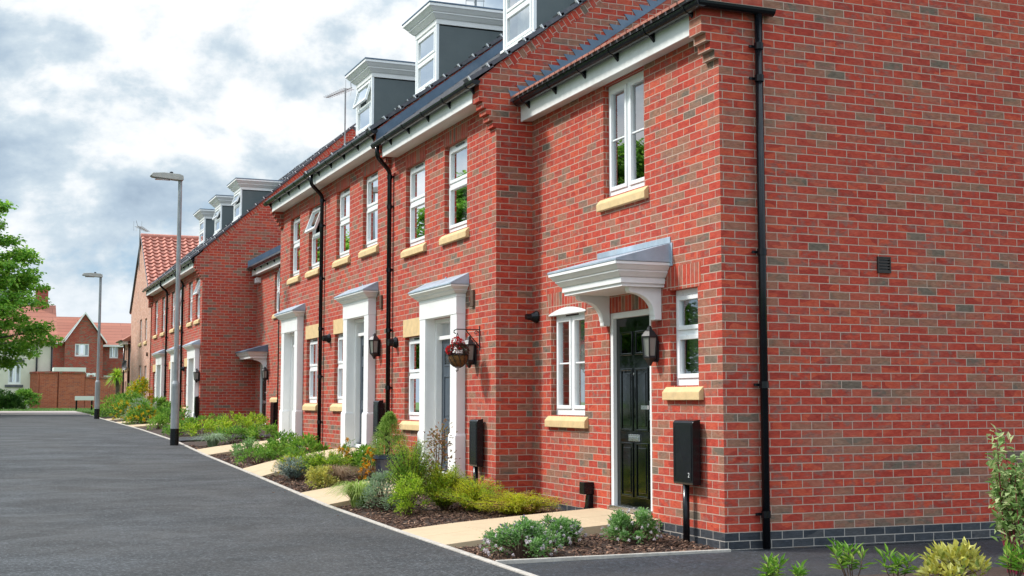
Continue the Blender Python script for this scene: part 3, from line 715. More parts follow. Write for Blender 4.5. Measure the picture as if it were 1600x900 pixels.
# canopy
ca = MB(); cornice(ca, F, 11.19, 12.56, 1.135, 1.335, 0, .48, .11); cn = ca.build('door_canopy', 'paint', nh, bevel=.005)
MB().box(F, 11.21, 12.54, 1.105, 1.134, 0, .46).build('canopy_soffit', 'paint', cn)
l = MB(); a, b, z = 11.07, 12.68, 1.336
l.add([F(a, z, .595), F(b, z, .595), F(a, z+.022, .595), F(b, z+.022, .595), F(a, z+.19, 0), F(b, z+.19, 0), F(a, z, 0), F(b, z, 0)], [(0, 1, 3, 2), (2, 3, 5, 4), (0, 2, 4, 6), (1, 7, 5, 3), (0, 6, 7, 1)])
l.box(F, a-.035, a+.03, 1.30, z+.19, .001, .008); l.box(F, a, b, z+.19, z+.25, .001, .01); l.build('lead_roof', 'lead', cn, bevel=.004)
for u in (11.31, 12.44):
    pts = [(0, 1.105), (.36, 1.105), (.355, 1.07)]
    for i in range(9):
        t = i/8*math.pi/2; pts.append((.085+.25*(1-math.sin(t)), .85+.20*math.cos(t)+.0))
    pts += [(.075, .825), (.075, .79), (0, .79)]
    MB().prism(lambda q, z, d: F(u+d, z, q), pts, -.045, .045).build('bracket', 'paint', cn, bevel=.006)
lantern(nh, F, 11.36, .535)
MB().box(F, 10.36, 14.48, 3.375, 3.575, .135, .155).build('fascia', 'fascia', nh, bevel=.003)
MB().prism(lambda q, z, d: F(d, z, q), [(0, 3.395), (.135, 3.38), (.135, 3.395), (0, 3.41)], 10.36, 14.48).build('soffit', 'soffit', nh)
gutter(nh, F, 10.05, 14.40, .225, 3.60, fas=.155, step=.78)
for i in range(29):
    MB().prism(FY(0), [(5.825, 3.622), (5.98, 3.70), (5.975, 3.718), (5.82, 3.645)], -(10.30+i*.145), -(10.182+i*.145)).build('eave_tile', 'tilered', nh)
n = 8; gr = MB(); E2 = FY(YN); o_ = [(.062+.058*math.cos(math.pi*i/n), 3.60-.058*math.sin(math.pi*i/n)) for i in range(n+1)]
gr.sweep(E2, o_, 5.90, 6.70); gr.build('gutter_return', 'black', nh)
downpipe(nh, [(6.545, YN-.06, 3.56), (6.545, YN-.06, -1.30)], r=.036, clips=(3.25, 2.95, 1.35, .15, -1.0+.0), ax='y')
roof_prism(MB(), 5.86, 3.615, SN, xr, YN-.02, 14.47, xb=15.1).build('roof', 'slate', nh)
verge(nh, 5.86, 3.615, SN, xr, YN, clips=False)
fl = [(5.90, 3.60)]
for i in range(40):
    x = 5.84+i*.105; z = 3.75+i*.075; fl += [(x, z), (x+.165, z-.004)]
fl += [(5.87+40*.105, 3.6+40*.075)]
MB().prism(FY(0), fl, -14.487, -14.477).build('stepped_flashing', 'leaddark', nh)
MB().box(E, 7.86, 8.0, 1.22, 1.365, 0, .004).build('airbrick', 'black', nh)
ab = MB()
for i in range(5): ab.box(E, 7.865, 7.995, 1.228+i*.028, 1.243+i*.028, .004, .016)
ring(ab, E, 7.855, 8.005, 1.215, 1.37, .012, 0, .02); ab.build('airbrick_grille', 'vent', nh)
MB().lathe((XN, 14.33, 1.0), [(0, 0), (.07, 0), (.078, .02), (.06, .05), (.04, .09), (.035, .15), (0, .15)], 14, (-1, 0, 0)).build('flue_outlet', 'black', nh)
cb = MB().box(F, 12.80, 12.92, -.99, -.86, 0, .12); cb.box(F, 12.80, 12.92, -1.3, -1.13, .0, .07); cb.prism(lambda q, z, d: F(12.86+d, z, q), [(.0, -1.13), (.07, -1.13), (.06, -1.05), (.05, -.99), (.0, -.99)], -.04, .04)
cb.build('cable_cover', 'black', nh, bevel=.006)

# ------------------------------------------------------------------ link house set back between the two rows
XL = 7.2
lk = thing('link_house', 'lower brick house set back between the dormer rows, with a dark corner canopy', 'house', (XL, 31.5, -.7)); F = FX(XL)
mb = wall(MB(), F, 26.6, 36.73, -1.7, 3.75, [(33.55, 34.35, 2.3, 3.42), (35.2, 36.1, -.66, 1.05), (29.5, 30.3, 2.3, 3.42), (29.5, 30.5, -.1, 1.05)])
mb.quad((XL, 26.6, 3.75), (XL+5, 26.6, 7.3), (XL+5, 36.7, 7.3), (XL, 36.7, 3.75)); mb.quad((XL+5, 26.6, -1.7), (XL+5, 36.7, -1.7), (XL+5, 36.7, 7.3), (XL+5, 26.6, 7.3)); mb.build('wall', 'brick', lk)
MB().quad((XL+.05, 26.7, 1.6), (XL+4.9, 26.7, 1.6), (XL+4.9, 36.6, 1.6), (XL+.05, 36.6, 1.6)).build('interior_lining', 'lining', lk)
window(lk, F, 33.55, 34.35, 2.3, 3.42, drape='net'); window(lk, F, 29.5, 30.3, 2.3, 3.42); window(lk, F, 29.5, 30.5, -.1, 1.05)
bp = ring(MB(), F, 33.55, 34.5, .1, 1.19, .03, 0, .004); bp.build('blind_window_recess', 'soldier', lk)
MB().sweep(F, [(-.01, .1), (.006, .1), (.05, .05), (.05, -.02), (-.01, -.02)], 33.5, 34.55).build('sill', 'stone', lk)
ring(MB(), F, 35.2, 36.1, -.64, 1.05, .06, -.1, -.01).build('door_frame', 'paint', lk); panel_door(lk, F, 35.26, 36.04, -.6, .99, 'dooblk', dep=.05)
ca = MB(); cornice(ca, F, 35.2, 36.72, 1.15, 1.33, 0, .45, .10); cn = ca.build('door_canopy', 'paint', lk, bevel=.004)
MB().add([F(35.06, 1.33, .58), F(36.72, 1.33, .58), F(35.06, 1.36, .58), F(36.72, 1.36, .58), F(35.06, 1.52, 0), F(36.72, 1.52, 0), F(35.06, 1.33, 0), F(36.72, 1.33, 0)], [(0, 1, 3, 2), (2, 3, 5, 4), (0, 2, 4, 6), (1, 7, 5, 3), (0, 6, 7, 1)]).build('lead_roof', 'leaddark', cn)
pts = [(0, 1.15), (.36, 1.15)] + [(.085+.25*(1-math.sin(i/8*math.pi/2)), .90+.20*math.cos(i/8*math.pi/2)) for i in range(9)] + [(.075, .84), (0, .84)]
MB().prism(lambda q, z, d: F(35.3+d, z, q), pts, -.045, .045).build('bracket', 'paint', cn)
lantern(lk, F, 35.02, .72)
MB().box(F, 26.6, 36.72, 3.50, 3.68, .135, .155).build('fascia', 'fascia', lk); MB().box(F, 26.6, 36.72, 3.505, 3.52, 0, .135).build('soffit', 'soffit', lk)
gutter(lk, F, 26.6, 36.66, .225, 3.70, fas=.155)
roof_prism(MB(), XL-.29, 3.72, SN, XL+4.6, 26.61, 36.72, xb=XL+9).build('roof', 'slate', lk)
MB().prism(FY(0), [(XL-.27, 3.71), (XL-.27, 3.92), (XL+4.6, 3.92+SN*4.87), (XL+4.6, 3.71+SN*4.87)], -36.735, -36.724).build('stepped_flashing', 'leaddark', lk)
MB().box(F, 36.2, 36.5, 3.28, 3.42, 0, .12).build('alarm_box', 'upvc', lk)
downpipe(lk, [(XL-.06, 33.4, 3.6), (XL-.06, 33.4, -.8)], clips=(2, 0))
aerial(lk, 8.17, 31.0, 4.4, 7.68, (-.25, 1), 1.3)

# ------------------------------------------------------------------ pink brick house with pantile roof
pk = thing('pink_brick_house', 'pale pink brick house with a steep orange pantile roof and its gable to the road', 'house', (5.7, 51.4, -.4))
XP, Y0, YA, Y1, ZE, ZA = 5.7, 48.45, 51.75, 55.0, 3.62, 6.28; F = FX(XP)
hs = [(49.55, 50.2, 1.42+.8, 3.05), (51.2, 51.85, 1.42+.8, 3.1), (49.4, 50.05, .12, 1.3), (51.15, 51.85, .12, 1.35)]
mb = wall(MB(), F, Y0, Y1, -1.2, ZE, hs); mb.quad((XP, Y0, ZE), (XP, Y1, ZE), (XP, YA, ZA))
mb.build('wall', 'pinkbrick', pk)
sw = MB().quad((XP, Y0-.002, -1.2), (13, Y0-.002, -1.2), (13, Y0-.002, ZE), (XP, Y0-.002, ZE)); MB().quad((XP, Y1, -1.2), (13, Y1, -1.2), (13, Y1, ZE), (XP, Y1, ZE)).build('far_side_wall', 'pinkbrick', pk)
MB().box(W, XP-.1, XP+.55, Y0-.1, Y0-.004, ZE-.28, ZE+.02).build('kneeler', 'brick', pk)
sw.build('side_wall', 'brick', pk)
for h in hs: window(pk, F, *h, drape='net', simple=True)
# pantiles: real rolls, courses stepping down the slope
pt = MB(); nx = 8; tw = .265; L = math.hypot(YA-Y0+.15, ZA-ZE+.12); rows = 19; cols = 27
dy, dz_ = -(YA-Y0+.15)/L, -(ZA-ZE+.12)/L; ny, nz = dz_, -dy
ny, nz = -abs(dz_), abs(dy)
for r in range(rows):
    base_i = len(pt.v)
    for q, lift in ((0.0, .02), (1.06, .075)):
        a = (r+q)*L/rows
        for i in range(cols*nx+1):
            x = XP-.05+i*tw/nx; h = lift+.045*max(0, math.sin(2*math.pi*i/nx))+.012*math.sin(2*math.pi*i/nx)
            pt.v.append((x, YA+dy*a+ny*h, ZA+dz_*a+nz*h))
    for i in range(cols*nx+1):
        a = (r+1.06)*L/rows; x = XP-.05+i*tw/nx; h = .03
        pt.v.append((x, YA+dy*a+ny*h, ZA+dz_*a+nz*h))
    m = cols*nx+1
    for k2 in (0, 1):
        for i in range(m-1): pt.f.append((base_i+k2*m+i, base_i+k2*m+i+1, base_i+(k2+1)*m+i+1, base_i+(k2+1)*m+i))
rf = pt.build('roof', 'tilered', pk, recalc=False)
bk = MB().quad((XP-.05, YA, ZA+.02), (13, YA, ZA+.02), (13, Y1+.15, ZE-.1), (XP-.05, Y1+.15, ZE-.1)); bk.tube([(XP-.06, YA, ZA+.04), (13, YA, ZA+.04)], .11, 10); bk.build('ridge', 'tilered', rf)
MB().tube([(XP-.04, Y0-.1, ZE-.05), (XP-.04, YA, ZA+.03), (XP-.04, Y1+.1, ZE-.05)], .035, 6).build('verge', 'slate', pk)
gu = gutter(pk, FX(XP+1.6), Y0-2.6, Y0-.1, .2, 3.45)
downpipe(pk, [(XP+.6, Y0-.06, 3.3), (XP+.6, Y0-.06, -.5)], ax='y')
aerial(pk, XP-.08, 51.9, 5.0, 6.72, (.35, 1), 1.7)
MB().lathe((XP, 49.1, 1.7), [(0, 0), (.07, 0), (.07, .06), (0, .06)], 10, (-1, 0, 0)).build('flue_outlet', 'twig', pk)
# porch canopy between the rows
# lower cottage row carrying on past the pink house
ct = thing('cottage', 'low pale brick cottage with dark eaves beyond the pink gable, behind the palm', 'house', (5.6, 55.9, -.4)); F = FX(5.6)
hs = [(55.25, 55.7, 1.35, 2.15), (56.05, 56.5, 1.35, 2.15), (55.25, 55.7, -.1, .8), (56.05, 56.5, -.1, .8)]
mb = wall(MB(), F, 55.0, 56.8, -1.2, 2.4, hs); mb.quad((5.6, 56.8, -1.2), (10, 56.8, -1.2), (10, 56.8, 2.4), (5.6, 56.8, 2.4)); mb.build('wall', 'pinkbrick', ct)
for h in hs: window(ct, F, *h, drape='net', simple=True)
MB().box(F, 55.0, 56.85, 2.3, 2.42, 0, .2).build('fascia', 'fascia', ct); gutter(ct, F, 55, 56.9, .25, 2.46)
MB().add([F(54.9, 2.42, .27), F(56.9, 2.42, .27), F(56.9, 4.0, -2.2), F(54.9, 4.0, -2.2), F(56.9, 2.42, -4.4), F(54.9, 2.42, -4.4)], [(0, 1, 2, 3), (3, 2, 4, 5), (1, 4, 2), (0, 3, 5)]).build('roof', 'roofredy', ct)
downpipe(ct, [(5.54, 55.88, 2.4), (5.54, 55.88, -.6)])
MB().lathe((5.55, 55.3, 1.45), [(.02, -.05), (.14, -.03), (.22, .03), (.21, .035), (.13, -.02), (0, -.035)], 14, (-1, -.5, .2)).build('satellite_dish', 'satellite', ct)

# ------------------------------------------------------------------ houses beyond the junction
bg = thing('red_roofed_house', 'red brick house with a white-edged gable and orange roofs beyond the garden wall', 'house', (8.4, 119, -.3))
hs = [(7.65, 8.8, 3.82, 4.9)]
E = FY(118)
mb = wall(MB(), E, 6.85, 9.95, -1, 5.1, hs); mb.quad((6.85, 118, 5.1), (9.95, 118, 5.1), (8.42, 118, 7.45))
mb.quad((6.85, 118, -1), (6.85, 126, -1), (6.85, 126, 5.1), (6.85, 118, 5.1)); mb.quad((9.95, 118, -1), (9.95, 122, -1), (9.95, 122, 5.1), (9.95, 118, 5.1))
E3 = FY(122); h3 = [(10.85, 11.6, 3.82, 4.88), (10.4, 11.2, 1.8, 2.3)]
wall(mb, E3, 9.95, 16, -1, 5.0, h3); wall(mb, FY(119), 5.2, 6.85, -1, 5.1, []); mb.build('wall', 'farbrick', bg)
window(bg, E, *hs[0], 'triple', simple=True, sill=False); window(bg, E3, *h3[0], 'pair', simple=True, sill=False); window(bg, E3, *h3[1], 'pair', simple=True, sill=False)
rf = MB().quad((6.6, 117.8, 4.93), (6.6, 124, 4.93), (8.42, 124, 7.55), (8.42, 117.8, 7.55)); rf.quad((10.2, 117.8, 4.93), (10.2, 124, 4.93), (8.42, 124, 7.55), (8.42, 117.8, 7.55)); r1 = rf.build('roof', 'roofredy', bg, recalc=False)
rf = MB().quad((8.4, 121.7, 4.95), (16.4, 121.7, 4.95), (16.4, 125, 7.15), (8.4, 125, 7.15)); rf.quad((4.6, 118.6, 5.05), (6.75, 118.6, 5.05), (8.42, 121.6, 7.4), (4.6, 121.6, 7.4)); rf.build('roof', 'roofred', bg, recalc=False)
bb = MB()
for a, b in (((6.55, 4.86), (8.42, 7.52)), ((10.25, 4.86), (8.42, 7.52))):
    bb.prism(FY(117.75), [(a[0], a[1]+.05), (a[0], a[1]+.22), (b[0], b[1]+.10), (b[0], b[1]-.07)], 0, .06)
bb.build('bargeboard', 'fascia', bg)
fb = MB().box(FY(121.7), 10.0, 16.4, 4.82, 5.0, 0, .08); fb.box(FY(118.6), 4.6, 6.75, 4.9, 5.06, 0, .06); fb.build('fascia', 'fascia', bg)
gb = thing('garage', 'low brick outbuilding with a pale flat roof edge behind the garden wall', 'garage', (6.9, 112, -.3))
MB().box(FY(112), 5.74, 8.1, -.8, 2.3, -2, 0).build('wall', 'wallbrick', gb); MB().box(FY(112), 5.68, 8.16, 2.3, 2.72, -2.1, .08).build('roof_edge', 'soffit', gb)
wn = window(gb, FY(111.9), 8.25, 8.9, 1.6, 2.25, 'one', simple=True, sill=False)

gw = thing('garden_wall', 'curving orange brick garden wall with a dark coping at the road junction', 'garden wall', (5.4, 77, -.35))
pts = [(2.75, 82.5), (2.9, 79.5), (3.3, 78.2), (4.2, 77.6), (5.6, 77.9), (7.0, 78.6), (9.5, 80.5)]
gm = MB(); cm = MB()
for (x0, y0), (x1, y1) in zip(pts, pts[1:]):
    zt = 1.55 if x1 < 5.8 else 1.28
    d = Vector((x1-x0, y1-y0, 0)).normalized(); nn = Vector((-d.y, d.x, 0))*.12
    def slab(m, w, z0, z1):
        q = nn*w
        m.add([(x0-q.x, y0-q.y, z0), (x1-q.x, y1-q.y, z0), (x1+q.x, y1+q.y, z0), (x0+q.x, y0+q.y, z0), (x0-q.x, y0-q.y, z1), (x1-q.x, y1-q.y, z1), (x1+q.x, y1+q.y, z1), (x0+q.x, y0+q.y, z1)],
              [(0, 1, 2, 3), (4, 7, 6, 5), (0, 4, 5, 1), (1, 5, 6, 2), (2, 6, 7, 3), (3, 7, 4, 0)])
    slab(gm, 1, -.8, zt); slab(cm, 1.35, zt, zt+.11)
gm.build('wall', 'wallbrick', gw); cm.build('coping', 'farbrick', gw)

wh = thing('rendered_house', 'cream rendered house with a brick chimney behind the leafy tree', 'house', (1, 80, -.35))
E = FY(79.5); hs = [(1.6, 2.28, .96, 2.16)]
mb = wall(MB(), E, -6, 3.95, -1, 3.4, hs); mb.quad((3.95, 79.5, -1), (3.95, 86, -1), (3.95, 86, 3.4), (3.95, 79.5, 3.4)); mb.quad((3.95, 79.5, 3.4), (3.95, 86, 3.4), (3.95, 82.7, 5.6)); mb.build('wall', 'render', wh)
w = window(wh, E, *hs[0], 'pair', simple=True, sill=False); MB().box(E, 1.45, 2.42, .78, .92, 0, .06).build('sill', 'slate', w); MB().box(E, 1.42, 2.45, 2.2, 2.36, 0, .05).build('lintel', 'slate', w)
MB().add([(-6, 79.2, 3.35), (4.2, 79.2, 3.35), (4.2, 82.7, 5.7), (-6, 82.7, 5.7), (4.2, 86.3, 3.35), (-6, 86.3, 3.35)], [(0, 1, 2, 3), (3, 2, 4, 5)]).build('roof', 'roofred', wh)
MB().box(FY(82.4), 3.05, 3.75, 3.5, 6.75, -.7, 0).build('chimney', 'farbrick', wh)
downpipe(wh, [(3.1, 79.4, 3.3), (3.1, 79.4, -.3)], r=.05); downpipe(wh, [(3.9, 79.4, 3.3), (3.9, 79.4, -.3)], r=.05)
# ------------------------------------------------------------------ ground
YK = [(-60, -1.37), (8, -1.33), (11.3, -1.3), (12.6, -1.29), (15.45, -1.25), (19.7, -1.12), (24.5, -.99), (28.3, -.85), (34.7, -.73), (45.8, -.6), (51, -.52), (60, -.45), (78, -.38), (400, -.3)]
YH = [(-60, -1.31), (10.3, -1.30), (11.3, -1.24), (14.4, -1.2), (15.3, -1.08), (16.3, -1.04), (19.5, -.97), (21, -.9), (25, -.86), (27, -.8), (36, -.62), (48, -.42), (60, -.38), (400, -.3)]
def ip(t, y):
    for (a, p), (b, q) in zip(t, t[1:]):
        if y <= b: return p+(q-p)*max(0, (y-a))/(b-a)
    return t[-1][1]
def g(x, y):
    k, h = ip(YK, y), ip(YH, y); s = min(1, max(0, (x-3.95)/1.9)); return k+(h-k)*s
def frange(a, b, n): return [a+(b-a)*i/n for i in range(n+1)]
def sheet(name, xs, ys, zf, mat, smooth=True):
    mb = MB()
    for y in ys:
        for x in xs: mb.v.append((x, y, zf(x, y)))
    n = len(xs)
    for j in range(len(ys)-1):
        for i in range(n-1): mb.f.append((j*n+i, j*n+i+1, (j+1)*n+i+1, (j+1)*n+i))
    o = mb.build(name, mat, smooth=smooth, recalc=False); return struct(o)
ysl = sorted({y for y, _ in YK} | {-30, 0, 4, 30, 40, 56, 66, 90, 120, 200})
sheet('ground', [-300, -60, -20, -5.2, 3.9, 20, 60, 300], ysl, lambda x, y: ip(YK, y)-.05 - (.0 if abs(x) < 100 else .0), 'lawn')
yr = [y for y in ysl if -60 <= y <= 51]+[52]
sheet('road', [-5, -2, 1, 3.88], yr, lambda x, y: ip(YK, y)+.012*math.sin(x*.6), 'road')
sheet('paved_crossing', [-30, -5, 4.05], [52, 56, 60, 61.5], lambda x, y: ip(YK, y)+.012, 'pave2')
sheet('lawn', [-8, .55], [46.5, 50, 55, 61], lambda x, y: ip(YK, y)+.06, 'lawn')
sheet('drive', [3.95, 4.6, 5.3, 6.15, 7.5, 9, 12, 16], [-20, -5, 0, 4, 7, 9, 10.04], lambda x, y: g(x, y)-.008 if x < 6.2 else -1.312, 'drive')
sheet('drive_edge', [6.158, 9, 12, 16], [10.04, 10.147], lambda x, y: -1.308, 'drive')
kb = MB(); yy = [2+.5*i for i in range(100)]
for a, b in zip(yy, yy[1:]):
    za, zb = ip(YK, a), ip(YK, b)
    kb.add([(3.885, a+.004, za-.15), (3.945, a+.004, za-.15), (3.945, b, zb-.15), (3.885, b, zb-.15), (3.885, a+.004, za+.02), (3.945, a+.004, za+.02), (3.945, b, zb+.02), (3.885, b, zb+.02)], [(0, 1, 2, 3), (4, 7, 6, 5), (0, 4, 5, 1), (1, 5, 6, 2), (2, 6, 7, 3), (3, 7, 4, 0)])
kb.box(W, 3.95, 6.15, 10.035, 10.075, -1.45, -1.285)
struct(kb.build('kerb', 'kerb', bevel=.006))
PATHS = [(11.32, 12.66, 6.155, -1.125), (15.56, 17.03, 5.69, -.99), (19.6, 21.1, 5.69, -.755), (24.48, 25.84, 5.69, -.755), (36.98, 38.45, 5.69, -.58), (40.5, 41.95, 5.69, -.56), (44.1, 45.6, 5.69, -.5)]
for a, b, xe, ze in PATHS:
    mb = MB(); xs = frange(3.95, xe-.003, 4); n = len(xs)
    def zt(x, y): return ip(YK, y)+.014+(ze-ip(YK, (a+b)/2)-.014)*((x-3.95)/(xe-3.95))**.8
    for i in range(n-1):                                # flags with a joint between
        x0, x1 = xs[i]+.004, xs[i+1]-.004
        for y0, y1 in ((a, (a+b)/2-.004), ((a+b)/2+.004, b)):
            mb.add([(x0, y0, zt(x0, y0)), (x1, y0, zt(x1, y0)), (x1, y1, zt(x1, y1)), (x0, y1, zt(x0, y1)), (x0, y0, -1.6), (x1, y0, -1.6), (x1, y1, -1.6), (x0, y1, -1.6)], [(0, 1, 2, 3), (0, 4, 5, 1), (1, 5, 6, 2), (2, 6, 7, 3), (3, 7, 4, 0)])
    struct(mb.build('path', 'paving', bevel=.004))
lp = MB()
sheet('side_path', frange(3.95, 7.2, 4), [28.35, 29.0, 29.75], lambda x, y: g(x, y)+.02, 'drive')
def soilz(x, y): return g(x, y)-.012+.03*noise.noise(Vector((x*2.1, y*2.1, 0)))*(1 if x < 5.8 else .4)
sheet('flower_bed', frange(3.946, 7.3, 16), [10.07+.25*i for i in range(156)], soilz, 'soil')
sheet('planting_bed', frange(4.9, 10.5, 10), frange(5.2, 8.25, 8), lambda x, y: -1.295+.02*noise.noise(Vector((x*2, y*2, 3))), 'soil')
def on_path(y): return any(a-.02 < y < b+.02 for a, b, _, _ in PATHS) or 28.3 < y < 29.8
rnd = random.Random(3); ch = MB()
def chips(x0, x1, y0, y1, dens, size):
    for _ in range(int((x1-x0)*(y1-y0)*dens)):
        x, y = rnd.uniform(x0, x1), rnd.uniform(y0, y1)
        if on_path(y): continue
        z = soilz(x, y)+rnd.uniform(.002, .022); l, w, t = rnd.uniform(.6, 1.5)*size, rnd.uniform(.25, .5)*size, rnd.uniform(.08, .18)*size
        a, tl = rnd.uniform(0, 6.28), rnd.uniform(-.5, .5); d = Vector((math.cos(a)*math.cos(tl), math.sin(a)*math.cos(tl), math.sin(tl))); s = Vector((-math.sin(a), math.cos(a), rnd.uniform(-.5, .5))).normalized(); n = d.cross(s)
        c = Vector((x, y, z)); P = [c+d*l*i+s*w*j+n*t*k for i in (-.5, .5) for j in (-.5, .5) for k in (-.5, .5)]
        ch.add(P, [(0, 1, 3, 2), (4, 6, 7, 5), (0, 4, 5, 1), (2, 3, 7, 6), (0, 2, 6, 4), (1, 5, 7, 3)])
chips(3.96, 6.1, 10.1, 14.4, 850, .034); chips(3.96, 5.6, 14.4, 19.6, 560, .036); chips(3.62, 3.88, 10, 20, 9, .03); chips(3.96, 5.6, 19.6, 27, 260, .045)
o = ch.build('bark_mulch', 'chips', recalc=False); o['kind'] = 'stuff'
# loose grass at the junction
gr = MB(); rg = random.Random(5)
def blades(mb, x, y, z, h, w, r, lean=.6):
    a = r.uniform(0, 6.28); d = Vector((math.cos(a), math.sin(a), 0)); s = Vector((-d.y, d.x, 0))*w*.5; p = Vector((x, y, z))
    q = p+Vector((0, 0, h*.6))+d*h*lean*.3; e = p+Vector((0, 0, h))+d*h*lean
    mb.add([p-s, p+s, q+s*.7, q-s*.7, e], [(0, 1, 2, 3), (3, 2, 4)])
for _ in range(9000):
    x, y = rg.uniform(.2, 8), rg.uniform(61.6, 77); blades(gr, x, y, ip(YK, y)-.05, rg.uniform(.04, .10), .03, rg)
for _ in range(5000):
    x, y = rg.uniform(4.0, 6.2), rg.uniform(48.2, 61); blades(gr, x, y, ip(YK, y)-.05, rg.uniform(.06, .14), .03, rg)
o = gr.build('grass', 'grass', recalc=False); o['kind'] = 'stuff'

# ------------------------------------------------------------------ street furniture
def lamp(label, x, y, h=5.72):
    zg = ip(YK, y); t = thing('street_lamp', label, 'street lamp', (x, y, zg), 'street lamps along the kerb')
    c = (x, y, zg)
    MB().lathe(c, [(.088, -.1), (.088, .34)], 16).build('black_base', 'black', t, smooth=False)
    MB().lathe(c, [(.084, .34), (.084, 1.2), (.08, 1.24), (.055, 1.30)], 16).build('lower_column', 'steel', t)
    dp = ring(MB(), FY(y-.083), x-.04, x+.04, zg+.6, zg+1.05, .006, 0, .004); dp.lathe((x, y-.086, zg+.95), [(0, 0), (.008, 0), (.008, .006), (0, .006)], 8, (0, -1, 0)); dp.build('access_door', 'steel', t)
    MB().lathe(c, [(.05, 1.29), (.046, 3.2), (.04, h-.06)], 14).build('pole', 'steel', t, smooth=True)
    hd = MB(); prof = [(-.06, .0), (-.05, .085), (.02, .115), (.34, .13), (.56, .11), (.60, .06), (.56, .03), (.3, .01), (.0, -.01)]
    hd.prism(lambda q, z, d: (x-q, y+d, zg+h+z-.06), prof, -.10, .10)
    hd.build('lamp_head', 'lamphead', t, bevel=.006)
    MB().lathe((x-.18, y, zg+h+.06), [(.035, 0), (.035, .04), (.0, .055)], 10).build('photocell', 'black', t)
    MB().box(W, x-.5, x-.2, y-.07, y+.07, zg+h-.07, zg+h-.02).build('diffuser', 'lampglass', t)
    return t
lamp('tall grey street lamp with a black foot standing nearest by the kerb', 3.72, 27.2, 5.46)
lamp('smaller-looking far street lamp beside the low white street sign', 3.74, 46.0, 4.82)
sg = thing('street_sign', 'low white street name plate on two short black posts on the grass', 'street sign', (4.78, 66, -.42))
MB().box(FY(66), 4.34, 5.22, .04, .24, 0, .03).build('name_plate', 'plate', sg, bevel=.004)
for x in (4.42, 5.12): MB().box(W, x-.04, x+.04, 66.0, 66.07, -.6, .2).build('post', 'black', sg)

FN, FT_ = FX(XN), FX(XT)
meter_box('black box on a post with a pale 2, beside the glossy black door', FN, 10.50, 10.86, -.76, -.165, -1.30, num='2')
meter_box('black box on a post below the hanging basket', FT_, 14.82, 15.08, -.78, -.21, -1.12)
meter_box('black box on a post between a white portico and the nearer long downpipe', FT_, 19.02, 19.28, -.54, .02, -.97)
meter_box('black box on a post by the farther row gable corner', FT_, 36.78, 36.95, -.42, .14, -.62)
# black box by the link house
meter_box('narrow black box on the recessed brick wall beside the corner canopy', FX(XL), 33.7, 34.1, -.62, -.02, -.7)

# hanging basket and its bracket
hb = thing('hanging_basket', 'hanging basket of red geraniums hung from a black scroll bracket', 'hanging basket', (5.40, 15.02, .72))
k = MB(); bx = 5.40; by = 15.02
k.tube([(XT-.005, by, .62), (XT-.005, by, .92)], .008, 6); k.tube([(XT, by, .875), (bx-.02, by, .875), (bx-.05, by, .86), (bx-.055, by, .835), (bx-.03, by, .82)], .007, 6)
k.tube([(XT-.01, by, .67), (bx+.1, by, .865)], .007, 6)
for (cx, cz, r0) in ((XT-.05, .835, .03), (XT-.06, .70, .028)): k.tube([(cx+r0*math.cos(a/3)*(1-a/26), by, cz+r0*math.sin(a/3)*(1-a/26)) for a in range(20)], .005, 5)
k.build('scroll_bracket', 'iron', hb)
cz = .50; b2 = MB()
for i in range(4):
    a = i*math.pi/2+.4; b2.tube([(bx-.01, by, .83), (bx+.115*math.cos(a), by+.115*math.sin(a), cz+.06)], .004, 4)
for i in range(10):
    a0 = i*2*math.pi/10
    b2.tube([(bx+.125*math.cos(t)*math.cos(a0+t*.5), by+.125*math.cos(t)*math.sin(a0+t*.5), cz+.06-.155*math.sin(t)) for t in [j*math.pi/12 for j in range(7)]], .0045, 4)
b2.tube([(bx+.126*math.cos(i*math.pi/8), by+.126*math.sin(i*math.pi/8), cz+.06) for i in range(17)], .006, 5)
b2.tube([(bx, by, cz-.095), (bx, by, cz-.125), (bx-.02, by, cz-.14), (bx-.025, by, cz-.12)], .006, 5); b2.build('wire_frame', 'iron', hb)
MB().lathe((bx, by, cz+.06), [(.0, -.145), (.055, -.137), (.095, -.10), (.118, -.04), (.121, .0), (.09, .01), (0, .02)], 16).build('liner', 'coir', hb, smooth=True)

# ------------------------------------------------------------------ plants
def leaf(mb, p, d, L, w, r, fold=.25):
    d = d.normalized(); s = d.cross(Vector((r.uniform(-.4, .4), r.uniform(-.4, .4), 1)));
    if s.length < 1e-3: s = Vector((1, 0, 0))
    s.normalize(); n = s.cross(d)
    m = p+d*L*.5
    mb.add([p, m+s*w*.5+n*w*fold, p+d*L - n*L*.12, m-s*w*.5+n*w*fold], [(0, 1, 2), (0, 2, 3)])
def rdir(r, up=0.0):
    a = r.uniform(0, 6.283); z = r.uniform(-1, 1); q = math.sqrt(1-z*z); return Vector((q*math.cos(a), q*math.sin(a), z+up)).normalized()
def dome_pt(r, rx, ry, h, inner=.35):
    a = r.uniform(0, 6.283); z = r.uniform(0, 1); q = r.uniform(inner, 1)**.5
    rad = math.sqrt(max(0, 1-z*z))*q
    return Vector((rx*rad*math.cos(a), ry*rad*math.sin(a), h*(.12+.88*z*r.uniform(.7, 1))))
